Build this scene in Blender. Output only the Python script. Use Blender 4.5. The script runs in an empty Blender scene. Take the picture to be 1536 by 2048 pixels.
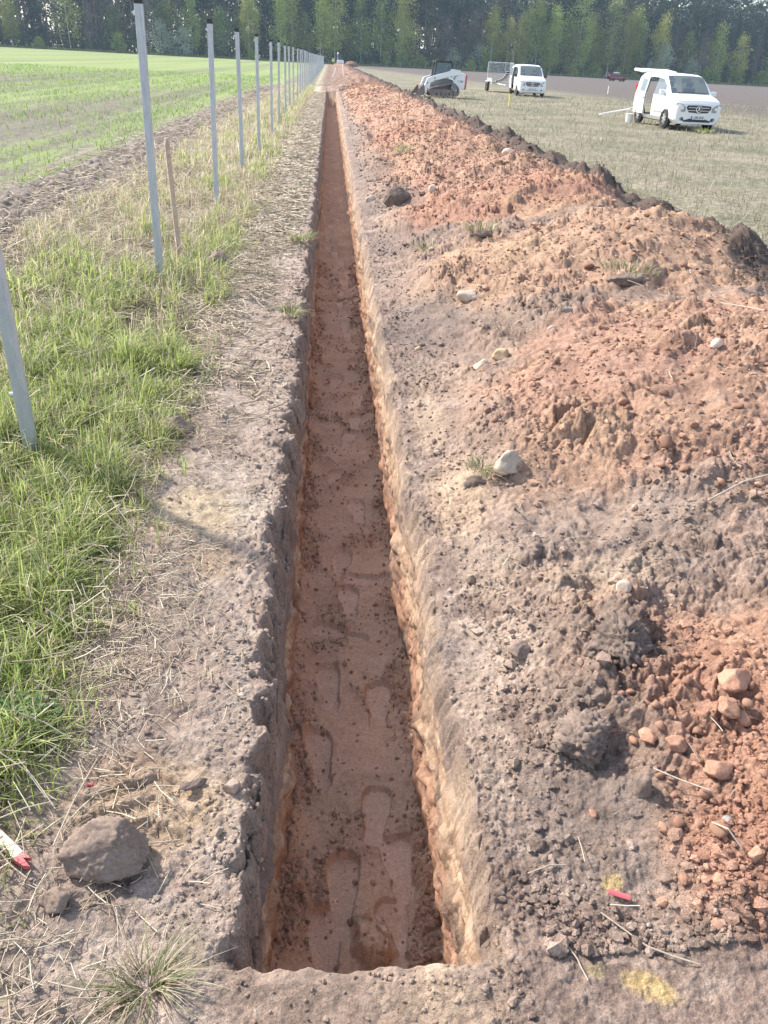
import bpy, bmesh, math, random
import numpy as np
from mathutils import Vector, Matrix

sc = bpy.context.scene
COL = sc.collection
rng = np.random.default_rng(11)
random.seed(5)
R = math.radians

# ------------------------------------------------------------------ tags
def tag(o, label=None, cat=None, group=None, kind=None):
    if label: o['label'] = label
    if cat: o['category'] = cat
    if group: o['group'] = group
    if kind: o['kind'] = kind
    return o

def empty(name, loc=(0, 0, 0), rz=0.0):
    o = bpy.data.objects.new(name, None)
    COL.objects.link(o)
    o.empty_display_size = 0.1
    o.location = loc
    o.rotation_euler = (0, 0, rz)
    return o

def copy_tree(o, parent=None):
    c = o.copy()
    COL.objects.link(c)
    if parent: c.parent = parent
    for ch in list(o.children):
        copy_tree(ch, c)
    return c

# ------------------------------------------------------------------ noise
def _hash(ix, iy, seed):
    with np.errstate(over='ignore'):
        n = ix.astype(np.uint32) * np.uint32(374761393) + iy.astype(np.uint32) * np.uint32(668265263) + np.uint32((seed * 974634777 + 12345) & 0xffffffff)
        n = (n ^ (n >> np.uint32(13))) * np.uint32(1274126177)
        n = n ^ (n >> np.uint32(16))
        n = n * np.uint32(2246822519)
        n = n ^ (n >> np.uint32(15))
    return n

def noise2(x, y, seed=0):
    x = np.asarray(x, dtype=np.float64); y = np.asarray(y, dtype=np.float64)
    x, y = np.broadcast_arrays(x, y)
    xi = np.floor(x).astype(np.int64); yi = np.floor(y).astype(np.int64)
    fx = x - xi; fy = y - yi
    u = fx * fx * fx * (fx * (fx * 6 - 15) + 10); v = fy * fy * fy * (fy * (fy * 6 - 15) + 10)
    def g(dx, dy):
        h = _hash(xi + dx, yi + dy, seed)
        a = (h & np.uint32(4095)).astype(np.float64) * (2 * np.pi / 4096)
        return np.cos(a) * (fx - dx) + np.sin(a) * (fy - dy)
    a = g(0, 0); b = g(1, 0); c = g(0, 1); d = g(1, 1)
    return 1.5 * ((a * (1 - u) + b * u) * (1 - v) + (c * (1 - u) + d * u) * v)

def fbm(x, y, seed=0, octv=4, gain=0.5):
    s = 0.0; a = 1.0; t = 0.0
    for k in range(octv):
        s = s + a * noise2(np.asarray(x) * 2 ** k, np.asarray(y) * 2 ** k, seed + 17 * k); t += a; a *= gain
    return s / t

def worley(x, y, seed=0):
    x = np.asarray(x, dtype=np.float64); y = np.asarray(y, dtype=np.float64)
    x, y = np.broadcast_arrays(x, y)
    xi = np.floor(x).astype(np.int64); yi = np.floor(y).astype(np.int64)
    f1 = np.full(x.shape, 9.0); f2 = np.full(x.shape, 9.0); cid = np.zeros(x.shape)
    for dx in (-1, 0, 1):
        for dy in (-1, 0, 1):
            h = _hash(xi + dx, yi + dy, seed)
            px = xi + dx + (h & np.uint32(1023)) / 1023.0
            py = yi + dy + ((h >> np.uint32(10)) & np.uint32(1023)) / 1023.0
            d = np.hypot(x - px, y - py)
            c = ((h >> np.uint32(20)) & np.uint32(1023)) / 1023.0
            m = d < f1
            f2 = np.where(m, f1, np.minimum(f2, d))
            cid = np.where(m, c, cid)
            f1 = np.where(m, d, f1)
    return f1, f2, cid

def ss(a, b, x):
    t = np.clip((np.asarray(x) - a) / (b - a), 0, 1)
    return t * t * (3 - 2 * t)

def mix(a, b, t):
    t = np.asarray(t)[..., None]
    return np.asarray(a) * (1 - t) + np.asarray(b) * t

# ------------------------------------------------------------------ materials
def new_mat(name):
    m = bpy.data.materials.new(name)
    m.use_nodes = True
    nt = m.node_tree
    b = nt.nodes['Principled BSDF']
    return m, nt, b

def N(nt, typ, **kw):
    n = nt.nodes.new(typ)
    for k, v in kw.items():
        setattr(n, k, v)
    return n

def noise_node(nt, scale, detail=4, rough=0.6, vec=None):
    n = N(nt, 'ShaderNodeTexNoise')
    n.inputs['Scale'].default_value = scale
    n.inputs['Detail'].default_value = detail
    n.inputs['Roughness'].default_value = rough
    if vec is not None: nt.links.new(vec, n.inputs['Vector'])
    return n

def ramp(nt, fac, stops):
    r = N(nt, 'ShaderNodeValToRGB')
    el = r.color_ramp.elements
    while len(el) < len(stops): el.new(0.5)
    for e, (p, c) in zip(el, stops):
        e.position = p
        e.color = (c[0], c[1], c[2], 1) if hasattr(c, '__len__') else (c, c, c, 1)
    nt.links.new(fac, r.inputs['Fac'])
    return r

def mixc(nt, fac, a, b, mode='MIX'):
    m = N(nt, 'ShaderNodeMix', data_type='RGBA', blend_type=mode)
    for sock, v in ((m.inputs[0], fac), (m.inputs[6], a), (m.inputs[7], b)):
        if hasattr(v, 'is_output') or isinstance(v, bpy.types.NodeSocket):
            nt.links.new(v, sock)
        elif hasattr(v, '__len__'):
            sock.default_value = (v[0], v[1], v[2], 1)
        else:
            sock.default_value = v
    return m.outputs[2]

def paint(name, col, rough=0.4, metal=0.0, var=0.08, scale=6.0, bump=0.0, coat=0.0):
    """procedural painted / bare surface with slight tonal variation"""
    m, nt, b = new_mat(name)
    tc = N(nt, 'ShaderNodeTexCoord')
    n = noise_node(nt, scale, 5, 0.65, tc.outputs['Object'])
    lo = tuple(c * (1 - var) for c in col); hi = tuple(min(1, c * (1 + var)) for c in col)
    r = ramp(nt, n.outputs['Fac'], [(0.3, lo), (0.7, hi)])
    nt.links.new(r.outputs['Color'], b.inputs['Base Color'])
    b.inputs['Roughness'].default_value = rough
    b.inputs['Metallic'].default_value = metal
    b.inputs['Coat Weight'].default_value = coat
    if bump:
        bp = N(nt, 'ShaderNodeBump'); bp.inputs['Strength'].default_value = bump; bp.inputs['Distance'].default_value = 0.01
        nt.links.new(n.outputs['Fac'], bp.inputs['Height']); nt.links.new(bp.outputs['Normal'], b.inputs['Normal'])
    return m

def soil_material(name, fine=260.0, bump=0.75, grain=1.0):
    m, nt, b = new_mat(name)
    at = N(nt, 'ShaderNodeAttribute', attribute_name='albedo')
    tc = N(nt, 'ShaderNodeTexCoord')
    n1 = noise_node(nt, 45, 6, 0.7, tc.outputs['Object'])
    n2 = noise_node(nt, fine, 4, 0.7, tc.outputs['Object'])
    r1 = ramp(nt, n1.outputs['Fac'], [(0.25, 1 - .34 * grain), (0.75, 1 + .30 * grain)])
    r2 = ramp(nt, n2.outputs['Fac'], [(0.28, 1 - .34 * grain), (0.72, 1 + .30 * grain)])
    c = mixc(nt, 1.0, at.outputs['Color'], r1.outputs['Color'], 'MULTIPLY')
    c = mixc(nt, 1.0, c, r2.outputs['Color'], 'MULTIPLY')
    n3 = noise_node(nt, 115, 5, 0.75, tc.outputs['Object']); r3 = ramp(nt, n3.outputs['Fac'], [(0.3, 1 - .38 * grain), (0.5, 1.0), (0.72, 1 + .28 * grain)])
    c = mixc(nt, 1.0, c, r3.outputs['Color'], 'MULTIPLY')
    nt.links.new(c, b.inputs['Base Color'])
    b.inputs['Roughness'].default_value = 0.95
    b.inputs['Specular IOR Level'].default_value = 0.15
    ad = N(nt, 'ShaderNodeMath', operation='ADD')
    nt.links.new(n2.outputs['Fac'], ad.inputs[0]); nt.links.new(n1.outputs['Fac'], ad.inputs[1])
    ad2 = N(nt, 'ShaderNodeMath', operation='ADD'); nt.links.new(ad.outputs[0], ad2.inputs[0]); nt.links.new(n3.outputs['Fac'], ad2.inputs[1]); ad = ad2
    bp = N(nt, 'ShaderNodeBump'); bp.inputs['Strength'].default_value = bump; bp.inputs['Distance'].default_value = 0.013
    nt.links.new(ad.outputs[0], bp.inputs['Height']); nt.links.new(bp.outputs['Normal'], b.inputs['Normal'])
    return m

def leaf_material(name, attr='albedo', col=None, transl=0.45, rough=0.5, objvar=0.0, hue=0.0):
    m, nt, b = new_mat(name)
    out = nt.nodes['Material Output']
    if col is None:
        at = N(nt, 'ShaderNodeAttribute', attribute_name=attr); c = at.outputs['Color']
    else:
        tc = N(nt, 'ShaderNodeTexCoord')
        n = noise_node(nt, 0.9, 3, 0.6, tc.outputs['Object'])
        r = ramp(nt, n.outputs['Fac'], [(0.3, tuple(v * 0.62 for v in col)), (0.7, tuple(v * 1.3 for v in col))])
        c = r.outputs['Color']
    if objvar:
        oi = N(nt, 'ShaderNodeObjectInfo')
        hs = N(nt, 'ShaderNodeHueSaturation')
        mr = N(nt, 'ShaderNodeMapRange'); mr.inputs[3].default_value = 1 - objvar; mr.inputs[4].default_value = 1 + objvar
        nt.links.new(oi.outputs['Random'], mr.inputs[0]); nt.links.new(mr.outputs[0], hs.inputs['Value'])
        ml = N(nt, 'ShaderNodeMath', operation='MULTIPLY'); ml.inputs[1].default_value = 7.31
        fr = N(nt, 'ShaderNodeMath', operation='FRACT')
        nt.links.new(oi.outputs['Random'], ml.inputs[0]); nt.links.new(ml.outputs[0], fr.inputs[0])
        mh = N(nt, 'ShaderNodeMapRange'); mh.inputs[3].default_value = 0.5 - hue; mh.inputs[4].default_value = 0.5 + hue
        nt.links.new(fr.outputs[0], mh.inputs[0]); nt.links.new(mh.outputs[0], hs.inputs['Hue'])
        nt.links.new(c, hs.inputs['Color']); c = hs.outputs['Color']
    nt.links.new(c, b.inputs['Base Color'])
    b.inputs['Roughness'].default_value = rough
    b.inputs['Specular IOR Level'].default_value = 0.3
    t = N(nt, 'ShaderNodeBsdfTranslucent'); nt.links.new(c, t.inputs['Color'])
    mx = N(nt, 'ShaderNodeMixShader'); mx.inputs[0].default_value = transl
    nt.links.new(b.outputs[0], mx.inputs[1]); nt.links.new(t.outputs[0], mx.inputs[2])
    nt.links.new(mx.outputs[0], out.inputs['Surface'])
    return m

# ------------------------------------------------------------------ mesh helpers
def mesh_from(name, V, Q=None, T=None, mat=None, col=None, smooth=True, parent=None):
    """numpy verts, quads, tris -> one mesh object (optional per-vertex albedo)"""
    me = bpy.data.meshes.new(name)
    V = np.asarray(V, dtype=np.float32).reshape(-1, 3)
    nq = 0 if Q is None else len(Q); ntr = 0 if T is None else len(T)
    me.vertices.add(len(V)); me.vertices.foreach_set('co', V.ravel())
    idx = []; starts = []
    if nq: idx.append(np.asarray(Q, dtype=np.int32).ravel())
    if ntr: idx.append(np.asarray(T, dtype=np.int32).ravel())
    idx = np.concatenate(idx)
    st = np.concatenate([np.arange(nq, dtype=np.int32) * 4, nq * 4 + np.arange(ntr, dtype=np.int32) * 3])
    me.loops.add(len(idx)); me.loops.foreach_set('vertex_index', idx)
    me.polygons.add(nq + ntr); me.polygons.foreach_set('loop_start', st)
    me.update(calc_edges=True)
    me.polygons.foreach_set('use_smooth', np.full(nq + ntr, bool(smooth)))
    if col is not None:
        a = me.color_attributes.new('albedo', 'FLOAT_COLOR', 'POINT')
        c4 = np.ones((len(V), 4), dtype=np.float32); c4[:, :3] = col
        a.data.foreach_set('color', c4.ravel())
    me.update()
    o = bpy.data.objects.new(name, me)
    COL.objects.link(o)
    if mat: me.materials.append(mat)
    if parent: o.parent = parent
    return o

def grid_quads(nr, nc, off=0):
    i = np.arange(nr - 1)[:, None] * nc + np.arange(nc - 1)[None, :] + off
    return np.stack([i, i + 1, i + nc + 1, i + nc], -1).reshape(-1, 4)

class MB:
    """collects shapes; build() links them as ONE mesh object"""
    def __init__(s): s.v = []; s.f = []
    def add(s, vs, fs, M=None):
        o = len(s.v)
        for p in vs:
            p = Vector(p)
            if M is not None: p = M @ p
            s.v.append(tuple(p))
        s.f += [tuple(i + o for i in f) for f in fs]
        return s
    def box(s, c, d, M=None, taper=1.0, ch=0.0):
        x, y, z = d[0] / 2, d[1] / 2, d[2] / 2; t = taper
        vs = [(-x, -y, -z), (x, -y, -z), (x, y, -z), (-x, y, -z), (-x * t, -y * t, z), (x * t, -y * t, z), (x * t, y * t, z), (-x * t, y * t, z)]
        vs = [(a + c[0], b + c[1], e + c[2]) for a, b, e in vs]
        return s.add(vs, [(3, 2, 1, 0), (4, 5, 6, 7), (0, 1, 5, 4), (1, 2, 6, 5), (2, 3, 7, 6), (3, 0, 4, 7)], M)
    def prism(s, pts, axis, a, b, M=None):
        """extrude a 2-D outline along axis from a to b"""
        def P(p, t):
            return {0: (t, p[0], p[1]), 1: (p[0], t, p[1]), 2: (p[0], p[1], t)}[axis]
        n = len(pts)
        vs = [P(p, a) for p in pts] + [P(p, b) for p in pts]
        fs = [tuple(range(n - 1, -1, -1)), tuple(range(n, 2 * n))] + [(i, (i + 1) % n, n + (i + 1) % n, n + i) for i in range(n)]
        return s.add(vs, fs, M)
    def tube(s, path, r, n=8, cap=True, M=None):
        path = [Vector(p) for p in path]
        k = len(path)
        rs = r if hasattr(r, '__len__') else [r] * k
        vs = []; fs = []
        prev = None
        for i, p in enumerate(path):
            d = (path[min(i + 1, k - 1)] - path[max(i - 1, 0)]).normalized()
            if prev is None:
                u = d.orthogonal().normalized()
            else:
                u = (prev - d * prev.dot(d)).normalized()
            prev = u
            w = d.cross(u)
            for j in range(n):
                a = 2 * math.pi * j / n
                vs.append(p + (u * math.cos(a) + w * math.sin(a)) * rs[i])
        for i in range(k - 1):
            for j in range(n):
                fs.append((i * n + j, i * n + (j + 1) % n, (i + 1) * n + (j + 1) % n, (i + 1) * n + j))
        if cap:
            fs.append(tuple(range(n - 1, -1, -1))); fs.append(tuple((k - 1) * n + j for j in range(n)))
        return s.add(vs, fs, M)
    def cyl(s, a, b, r, n=16, M=None, r2=None):
        return s.tube([a, b], [r, r if r2 is None else r2], n, True, M)
    def build(s, name, mat, parent=None, smooth=False, bevel=0.0, ang=35):
        me = bpy.data.meshes.new(name)
        me.from_pydata(s.v, [], s.f)
        bm = bmesh.new(); bm.from_mesh(me)
        bmesh.ops.recalc_face_normals(bm, faces=bm.faces[:])
        if smooth:
            for f in bm.faces: f.smooth = True
            lim = math.radians(ang)
            for e in bm.edges:
                if len(e.link_faces) == 2 and e.calc_face_angle(0) > lim: e.smooth = False
        bm.to_mesh(me); bm.free()
        if mat: me.materials.append(mat)
        o = bpy.data.objects.new(name, me)
        COL.objects.link(o)
        if parent: o.parent = parent
        if bevel:
            md = o.modifiers.new('bevel', 'BEVEL'); md.width = bevel; md.segments = 2; md.limit_method = 'ANGLE'
        return o

# ------------------------------------------------------------------ camera
def make_camera():
    cam = bpy.data.cameras.new('camera')
    o = bpy.data.objects.new('camera', cam)
    COL.objects.link(o)
    f = 1615.0; hy = 121.0; roll = R(3.1)
    pitch = math.atan((1024 - hy) * math.cos(roll) / f)
    F = np.array([0, math.cos(pitch), -math.sin(pitch)]); R0 = np.array([1.0, 0, 0]); U0 = np.array([0, math.sin(pitch), math.cos(pitch)])
    Rr = R0 * math.cos(roll) + U0 * math.sin(roll); Ur = -R0 * math.sin(roll) + U0 * math.cos(roll)
    yaw = R(-4.8514)
    c, s = math.cos(yaw), math.sin(yaw)
    rot = lambda v: Vector((v[0] * c - v[1] * s, v[0] * s + v[1] * c, v[2]))
    F, Rr, Ur = rot(F), rot(Rr), rot(Ur)
    M = Matrix(((Rr.x, Ur.x, -F.x, 0), (Rr.y, Ur.y, -F.y, 0), (Rr.z, Ur.z, -F.z, 1.7), (0, 0, 0, 1)))
    o.matrix_world = M
    cam.sensor_fit = 'VERTICAL'; cam.sensor_height = 36.0; cam.sensor_width = 27.0
    cam.lens = f / 2048 * 36.0
    cam.clip_start = 0.05; cam.clip_end = 3000
    sc.camera = o
make_camera()

# ------------------------------------------------------------------ light
SUN_AZ = R(-52)      # from the trench direction (+Y) towards -X
SUN_EL = R(40)
def make_light():
    w = bpy.data.worlds.new('World'); sc.world = w; w.use_nodes = True
    nt = w.node_tree
    bg = nt.nodes['Background']
    sky = nt.nodes.new('ShaderNodeTexSky'); sky.sky_type = 'NISHITA'
    sky.sun_disc = False; sky.sun_elevation = SUN_EL; sky.sun_rotation = SUN_AZ
    sky.air_density = 1.0; sky.dust_density = 1.2; sky.ozone_density = 1.0
    hs = N(nt, 'ShaderNodeHueSaturation'); hs.inputs['Saturation'].default_value = .72
    nt.links.new(sky.outputs['Color'], hs.inputs['Color']); nt.links.new(hs.outputs['Color'], bg.inputs['Color'])
    bg.inputs['Strength'].default_value = 0.15
    l = bpy.data.lights.new('sun', 'SUN'); l.energy = 3.6; l.angle = R(3.0); l.color = (1.0, 0.92, 0.81)
    o = bpy.data.objects.new('sun', l); COL.objects.link(o)
    d = Vector((math.sin(SUN_AZ) * math.cos(SUN_EL), math.cos(SUN_AZ) * math.cos(SUN_EL), math.sin(SUN_EL)))
    o.rotation_euler = d.to_track_quat('Z', 'Y').to_euler()
    o.location = (-20, 20, 40)
make_light()
vs = sc.view_settings
sc.display_settings.display_device = 'sRGB'
vs.view_transform = 'Standard'; vs.look = 'None'; vs.exposure = 1.17; vs.gamma = 1.0
# ------------------------------------------------------------------ terrain functions (plan coordinates, metres)
D = 0.70                         # trench depth
Y0, Y1 = 1.05, 50.6              # trench ends
DUMPS = [  # x, y, height, long radius, short radius, heading of the long axis, colour id
    (2.05, 1.55, 0.36, 1.25, 0.85, 0.15, 0), (3.1, 4.15, 0.58, 2.95, 1.5, 0.26, 1), (3.0, 7.0, 0.54, 2.75, 1.45, 0.20, 2),
    (2.85, 9.7, 0.50, 2.5, 1.4, 0.12, 3), (2.75, 12.3, 0.50, 2.4, 1.5, 0.2, 1), (2.6, 14.8, 0.52, 2.3, 1.5, 0.1, 4)]
_y = 17.0
while _y < 58:
    DUMPS.append((2.45 + random.uniform(-.25, .25), _y, random.uniform(.40, .54), random.uniform(1.7, 2.1), random.uniform(1.2, 1.7), random.uniform(-.1, .35), random.choice((1, 1, 2, 3, 4))))
    _y += random.uniform(1.9, 3.0)
RED = [(0.41, 0.240, 0.172), (0.425, 0.260, 0.192), (0.43, 0.280, 0.200), (0.39, 0.222, 0.160), (0.41, 0.252, 0.181)]

def heap_parts(x, y):
    h1 = np.zeros(np.shape(x)); h2 = np.zeros(np.shape(x)); cid = np.zeros(np.shape(x))
    wx = x + 0.12 * noise2(x * 1.3, y * 1.3, 5) + .05 * noise2(x * 4, y * 4, 6); wy = y + 0.16 * noise2(x * 1.3 + 9, y * 1.3, 7) + .06 * noise2(x * 4, y * 4, 8)
    for k, (cx, cy, A, a, b, th, c) in enumerate(DUMPS):
        dx = wx - cx; dy = wy - cy
        u = dx * math.cos(th) + dy * math.sin(th); v = -dx * math.sin(th) + dy * math.cos(th)
        aa = np.where(u > 0, a * 0.55, a)
        r = np.sqrt((u / aa) ** 2 + (v / b) ** 2 + 0.006) - 0.0775
        hh = A * np.clip(1 - r, 0, 1) ** 1.15
        m = hh > h1
        h2 = np.where(m, h1, np.maximum(h2, hh)); cid = np.where(m, k, cid); h1 = np.maximum(h1, hh)
    return h1, h2, cid.astype(int)

def berm(x, y):
    w = 3.78 + 0.14 * noise2(y * 0.5, 0 * y + 3.3, 9) - 0.003 * np.clip(y, 0, 60)
    lump = 0.55 + 0.75 * np.clip(noise2(x * 1.3, y * 1.3, 10) + .3, 0, 1.2)
    return 0.42 * np.clip(1 - np.abs(x - w) / 0.58, 0, 1) ** 0.8 * lump * ss(3.0, 6.0, y)

def clods(x, y, scale, seed, keep=0.55):
    f1, f2, c = worley(x / scale, y / scale, seed)
    on = ss(1 - keep - .1, 1 - keep + .1, c)
    r = 0.35 + 0.3 * c
    return scale * 0.55 * np.sqrt(np.clip(1 - (f1 / r) ** 2, 0, 1)) * on

def chunk(x, y, scale, seed, warp=.35):
    """broken ground: tilted facets parted by crevices; returns height and a per-piece random value"""
    u = x / scale + warp * noise2(x / scale * 1.3, y / scale * 1.3, seed + 1); v = y / scale + warp * noise2(x / scale * 1.3 + 31, y / scale * 1.3, seed + 2)
    u, v = np.broadcast_arrays(u, v)
    xi = np.floor(u).astype(np.int64); yi = np.floor(v).astype(np.int64)
    f1 = np.full(u.shape, 9.0); f2 = np.full(u.shape, 9.0); til = np.zeros(u.shape); cid = np.zeros(u.shape)
    for dx in (-1, 0, 1):
        for dy in (-1, 0, 1):
            h = _hash(xi + dx, yi + dy, seed)
            qx = u - (xi + dx + (h & np.uint32(1023)) / 1023.0); qy = v - (yi + dy + ((h >> np.uint32(10)) & np.uint32(1023)) / 1023.0)
            c = ((h >> np.uint32(20)) & np.uint32(1023)) / 1023.0
            d = np.hypot(qx, qy); m = d < f1; a = c * 40.0
            f2 = np.where(m, f1, np.minimum(f2, d)); til = np.where(m, np.cos(a) * qx + np.sin(a) * qy, til); cid = np.where(m, c, cid); f1 = np.where(m, d, f1)
    e = np.clip((f2 - f1) / .28, 0, 1)
    return scale * ((.10 + .42 * cid + .45 * til) * np.sqrt(e) - .16 * (1 - e)), cid

def blob(x, y, cx, cy, rx, ry, soft=0.35, seed=1, th=0.0):
    dx = x - cx; dy = y - cy
    u = dx * math.cos(th) + dy * math.sin(th); v = -dx * math.sin(th) + dy * math.cos(th)
    r = np.sqrt((u / rx) ** 2 + (v / ry) ** 2) + 0.35 * fbm(x / max(rx, ry) * 2.2, y / max(rx, ry) * 2.2, seed, 3)
    return 1 - ss(1 - soft, 1 + soft, r)

def lips(x, y):
    """drop of the surface where the topsoil has slumped at the two lips"""
    e = ss(Y0 - .02, Y0 + .03, y + .012 * noise2(x * 9, y * 0, 41) + .008 * noise2(x * 30, y * 0, 42)) * (1 - ss(Y1, Y1 + .35, y))
    yy_ = y; xq = x
    xl = -0.14 + 0.022 * noise2(y * 1.9, y * 0, 21) + .014 * noise2(y * 7, y * 0, 22) + .006 * noise2(y * 25, y * 0, 31)
    xr = 0.375 + 0.022 * noise2(y * 1.7, y * 0 + 4, 23) + .014 * noise2(y * 6, y * 0, 24) + .006 * noise2(y * 25, y * 0, 32)
    y = y + .05 * noise2(xq * 11, yy_ * 11, 33) + .02 * noise2(xq * 30, yy_ * 30, 34)
    x = xq + .028 * noise2(xq * 13 + 5, yy_ * 13, 35) * np.clip(np.minimum(np.abs(xq - xl), np.abs(xq - xr)) / .03, 0, 1)
    bl = np.clip(0.08 + 0.11 * noise2(y * 2.6, y * 0, 25) + .08 * noise2(y * 8, y * 0, 26), .03, .3)
    br = np.clip(0.035 + 0.06 * noise2(y * 2.4, y * 0, 27) + .05 * noise2(y * 8, y * 0, 28), .03, .24)
    dl = np.clip(0.16 + 0.10 * noise2(y * 1.9 + 3, y * 0, 29), .06, .33)
    dr = np.clip(0.10 + 0.08 * noise2(y * 1.6 + 3, y * 0, 30), .05, .28)
    mid = x > (xl + xr) / 2
    tl = np.where(mid, 0, np.clip((x - (xl - bl)) / bl, 0, 1)); tr = np.where(mid, np.clip(((xr + br) - x) / br, 0, 1), 0)
    drop = -(dl * tl ** 1.7) - (dr * tr ** 1.7)
    return e, xl, xr, bl, br, dl, dr, tl, tr, drop * e

def base_z(x, y):
    h1, h2, cid = heap_parts(x, y)
    edge = ss(0.42, 0.85, x)
    sh = 0.030 * ss(.40, .70, x) * (1 - ss(1.2, 2.0, x)) * ss(1.2, 1.7, y)       # spoil spilled up to the lip
    wob = .16 * noise2(x * .9 + 3, y * .8, 11)
    rt = np.clip((x - .72 + wob) / 2.0, 0, 1) * np.clip((3.95 - x + wob) / 1.1, 0, 1)
    ridge = (.20 + .19 * ss(2.2, 4.5, y)) * rt ** .9 * ss(1.0, 2.0, y + .3 * (x - .9)) * (1 + .3 * noise2(x * .5, y * .55, 12))
    a = np.maximum(h1, ridge); b_ = np.minimum(h1, ridge)
    fadeh = 1 - .35 * ss(46, 60, y)
    h = np.maximum(a * fadeh + .25 * b_ * np.clip(b_ / (a + 1e-4), 0, 1) + .06 * h2, berm(x, y) * fadeh) * edge + sh
    h = h + 0.05 * ss(1, 1.6, x) * (1 - ss(3.4, 4.2, x)) * ss(2, 3, y)
    # left: berm of sod on the grass side, furrow
    h = h + 0.05 * ss(-1.1, -1.7, x) * 0.6 - 0.05 * ss(-2.9, -3.2, x) + 0.02 * ss(-1.0, -.7, x) * (1 - ss(-.6, -.4, x))
    return h, h1, h2, cid

def surf(x, y, res):
    """full height of the open ground and the heap; res = local vertex spacing, fades what it cannot carry"""
    h, h1, h2, cid = base_z(x, y)
    L = lips(x, y); drop = L[-1]
    heap = ss(0.5, 0.9, x) * (1 - ss(4.2, 4.6, x)) * ss(1.0, 1.25, y + .25 * (x - .9))
    strip = (1 - ss(-0.3, 0.1, x)) * 1.0
    near = 1 - heap
    n = 0.028 * fbm(x * 2.2, y * 2.2, 50, 3) + 0.012 * fbm(x * 9, y * 9, 51, 3)
    n = n * (0.55 + 0.9 * heap)
    rough = np.clip(0.5 + 1.2 * fbm(x * 1.6, y * 1.6, 52, 3), 0.05, 1)          # patches of clods, patches of trampled soil
    flat = 1 - ss(1.0, 1.35, y + .3 * np.abs(x - .1) * (x > .1))                  # trodden ground at the near end
    rough = rough * (1 - .95 * flat) * (0.22 + 0.78 * np.maximum(heap, ss(-.45, -.2, x) * .8))
    f = lambda s: np.clip(s / (1.6 * res), 0, 1)
    k1, c1 = chunk(x, y, .20, 160); k2, c2 = chunk(x, y, .085, 164); k3, c3 = chunk(x, y, .036, 168)
    brk = rough * np.clip(.25 + 1.5 * fbm(x * 2.3 + 5, y * 2.3, 53, 3) + .25 * heap, 0, 1)
    n = n + heap * .04 * (1 - np.abs(fbm(x * 1.5, y * 1.5, 54, 3)) * 2.4)
    n = n + (.42 * k1 * heap * f(.2) + .75 * k2 * f(.085) * (.25 + .75 * heap)) * brk + .85 * k3 * (.35 * brk + .5 * rough) * f(.036)
    n = n + .13 * chunk(x, y, .5, 176)[0] * heap * ss(7, 13, y)
    flake = ss(-.95, -.7, x) * (1 - ss(-.3, -.15, x))
    n = n + .10 * chunk(x, y, .055, 172)[0] * flake * f(.05)
    n = n + (0.8 * rough ** 2) * clods(x, y, 0.17, 60, .25) * heap * f(.17)
    n = n + .010 * fbm(x * 26, y * 26, 68, 3) * f(.03)
    n = n + 0.6 * rough * clods(x + .03 * noise2(x * 20, y * 20, 3), y, 0.062, 61, .5) * f(.062) * (0.35 + .65 * heap)
    n = n + 0.55 * rough * clods(x, y, 0.030, 62, .5) * f(.03)
    n = n + 0.7 * (0.25 + .75 * rough) * clods(x, y, 0.0145, 63, .7) * f(.0145)
    n = n + 0.0035 * fbm(x * 45, y * 45, 64, 3) * f(.02)
    # tyre tread across the sandy patch on the left
    tr = blob(x, y, -0.43, 1.47, .17, .15, .3, 70)
    lug = np.sin((y * 1.0 + 0.55 * np.abs(x + .43)) * 2 * np.pi / 0.075)
    n = n + tr * 0.007 * np.clip(lug * 2, -1, 1) * f(.05)
    fur = ss(-2.9, -3.2, x) * (1 - ss(-3.9, -4.4, x))
    n = n + ss(50.6, 51.5, y) * ss(-.8, -.4, x) * (1 - ss(.8, 1.2, x)) * (.10 * np.abs(fbm(x * 1.6, y * 1.2, 73, 3)) + .05)
    n = n + fur * (0.06 * fbm(x * 4, y * 2, 71, 3) + clods(x, y, .13, 72, .5) * .6)
    lipz = np.clip(np.maximum(L[7], .4 * L[8]) * 1.6, 0, 1) * L[0]
    n = n + lipz * (.05 * fbm(x * 7, y * 5, 65, 3) + .9 * k2 * f(.085) + .8 * k3 * f(.036) + .5 * clods(x, y, .028, 67, .5) * f(.028))
    e = L[0]
    return h + n * (1 - .3 * L[7]) + drop, h, h1, h2, cid, heap, rough, L, c2 * .6 + c3 * .4

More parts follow.
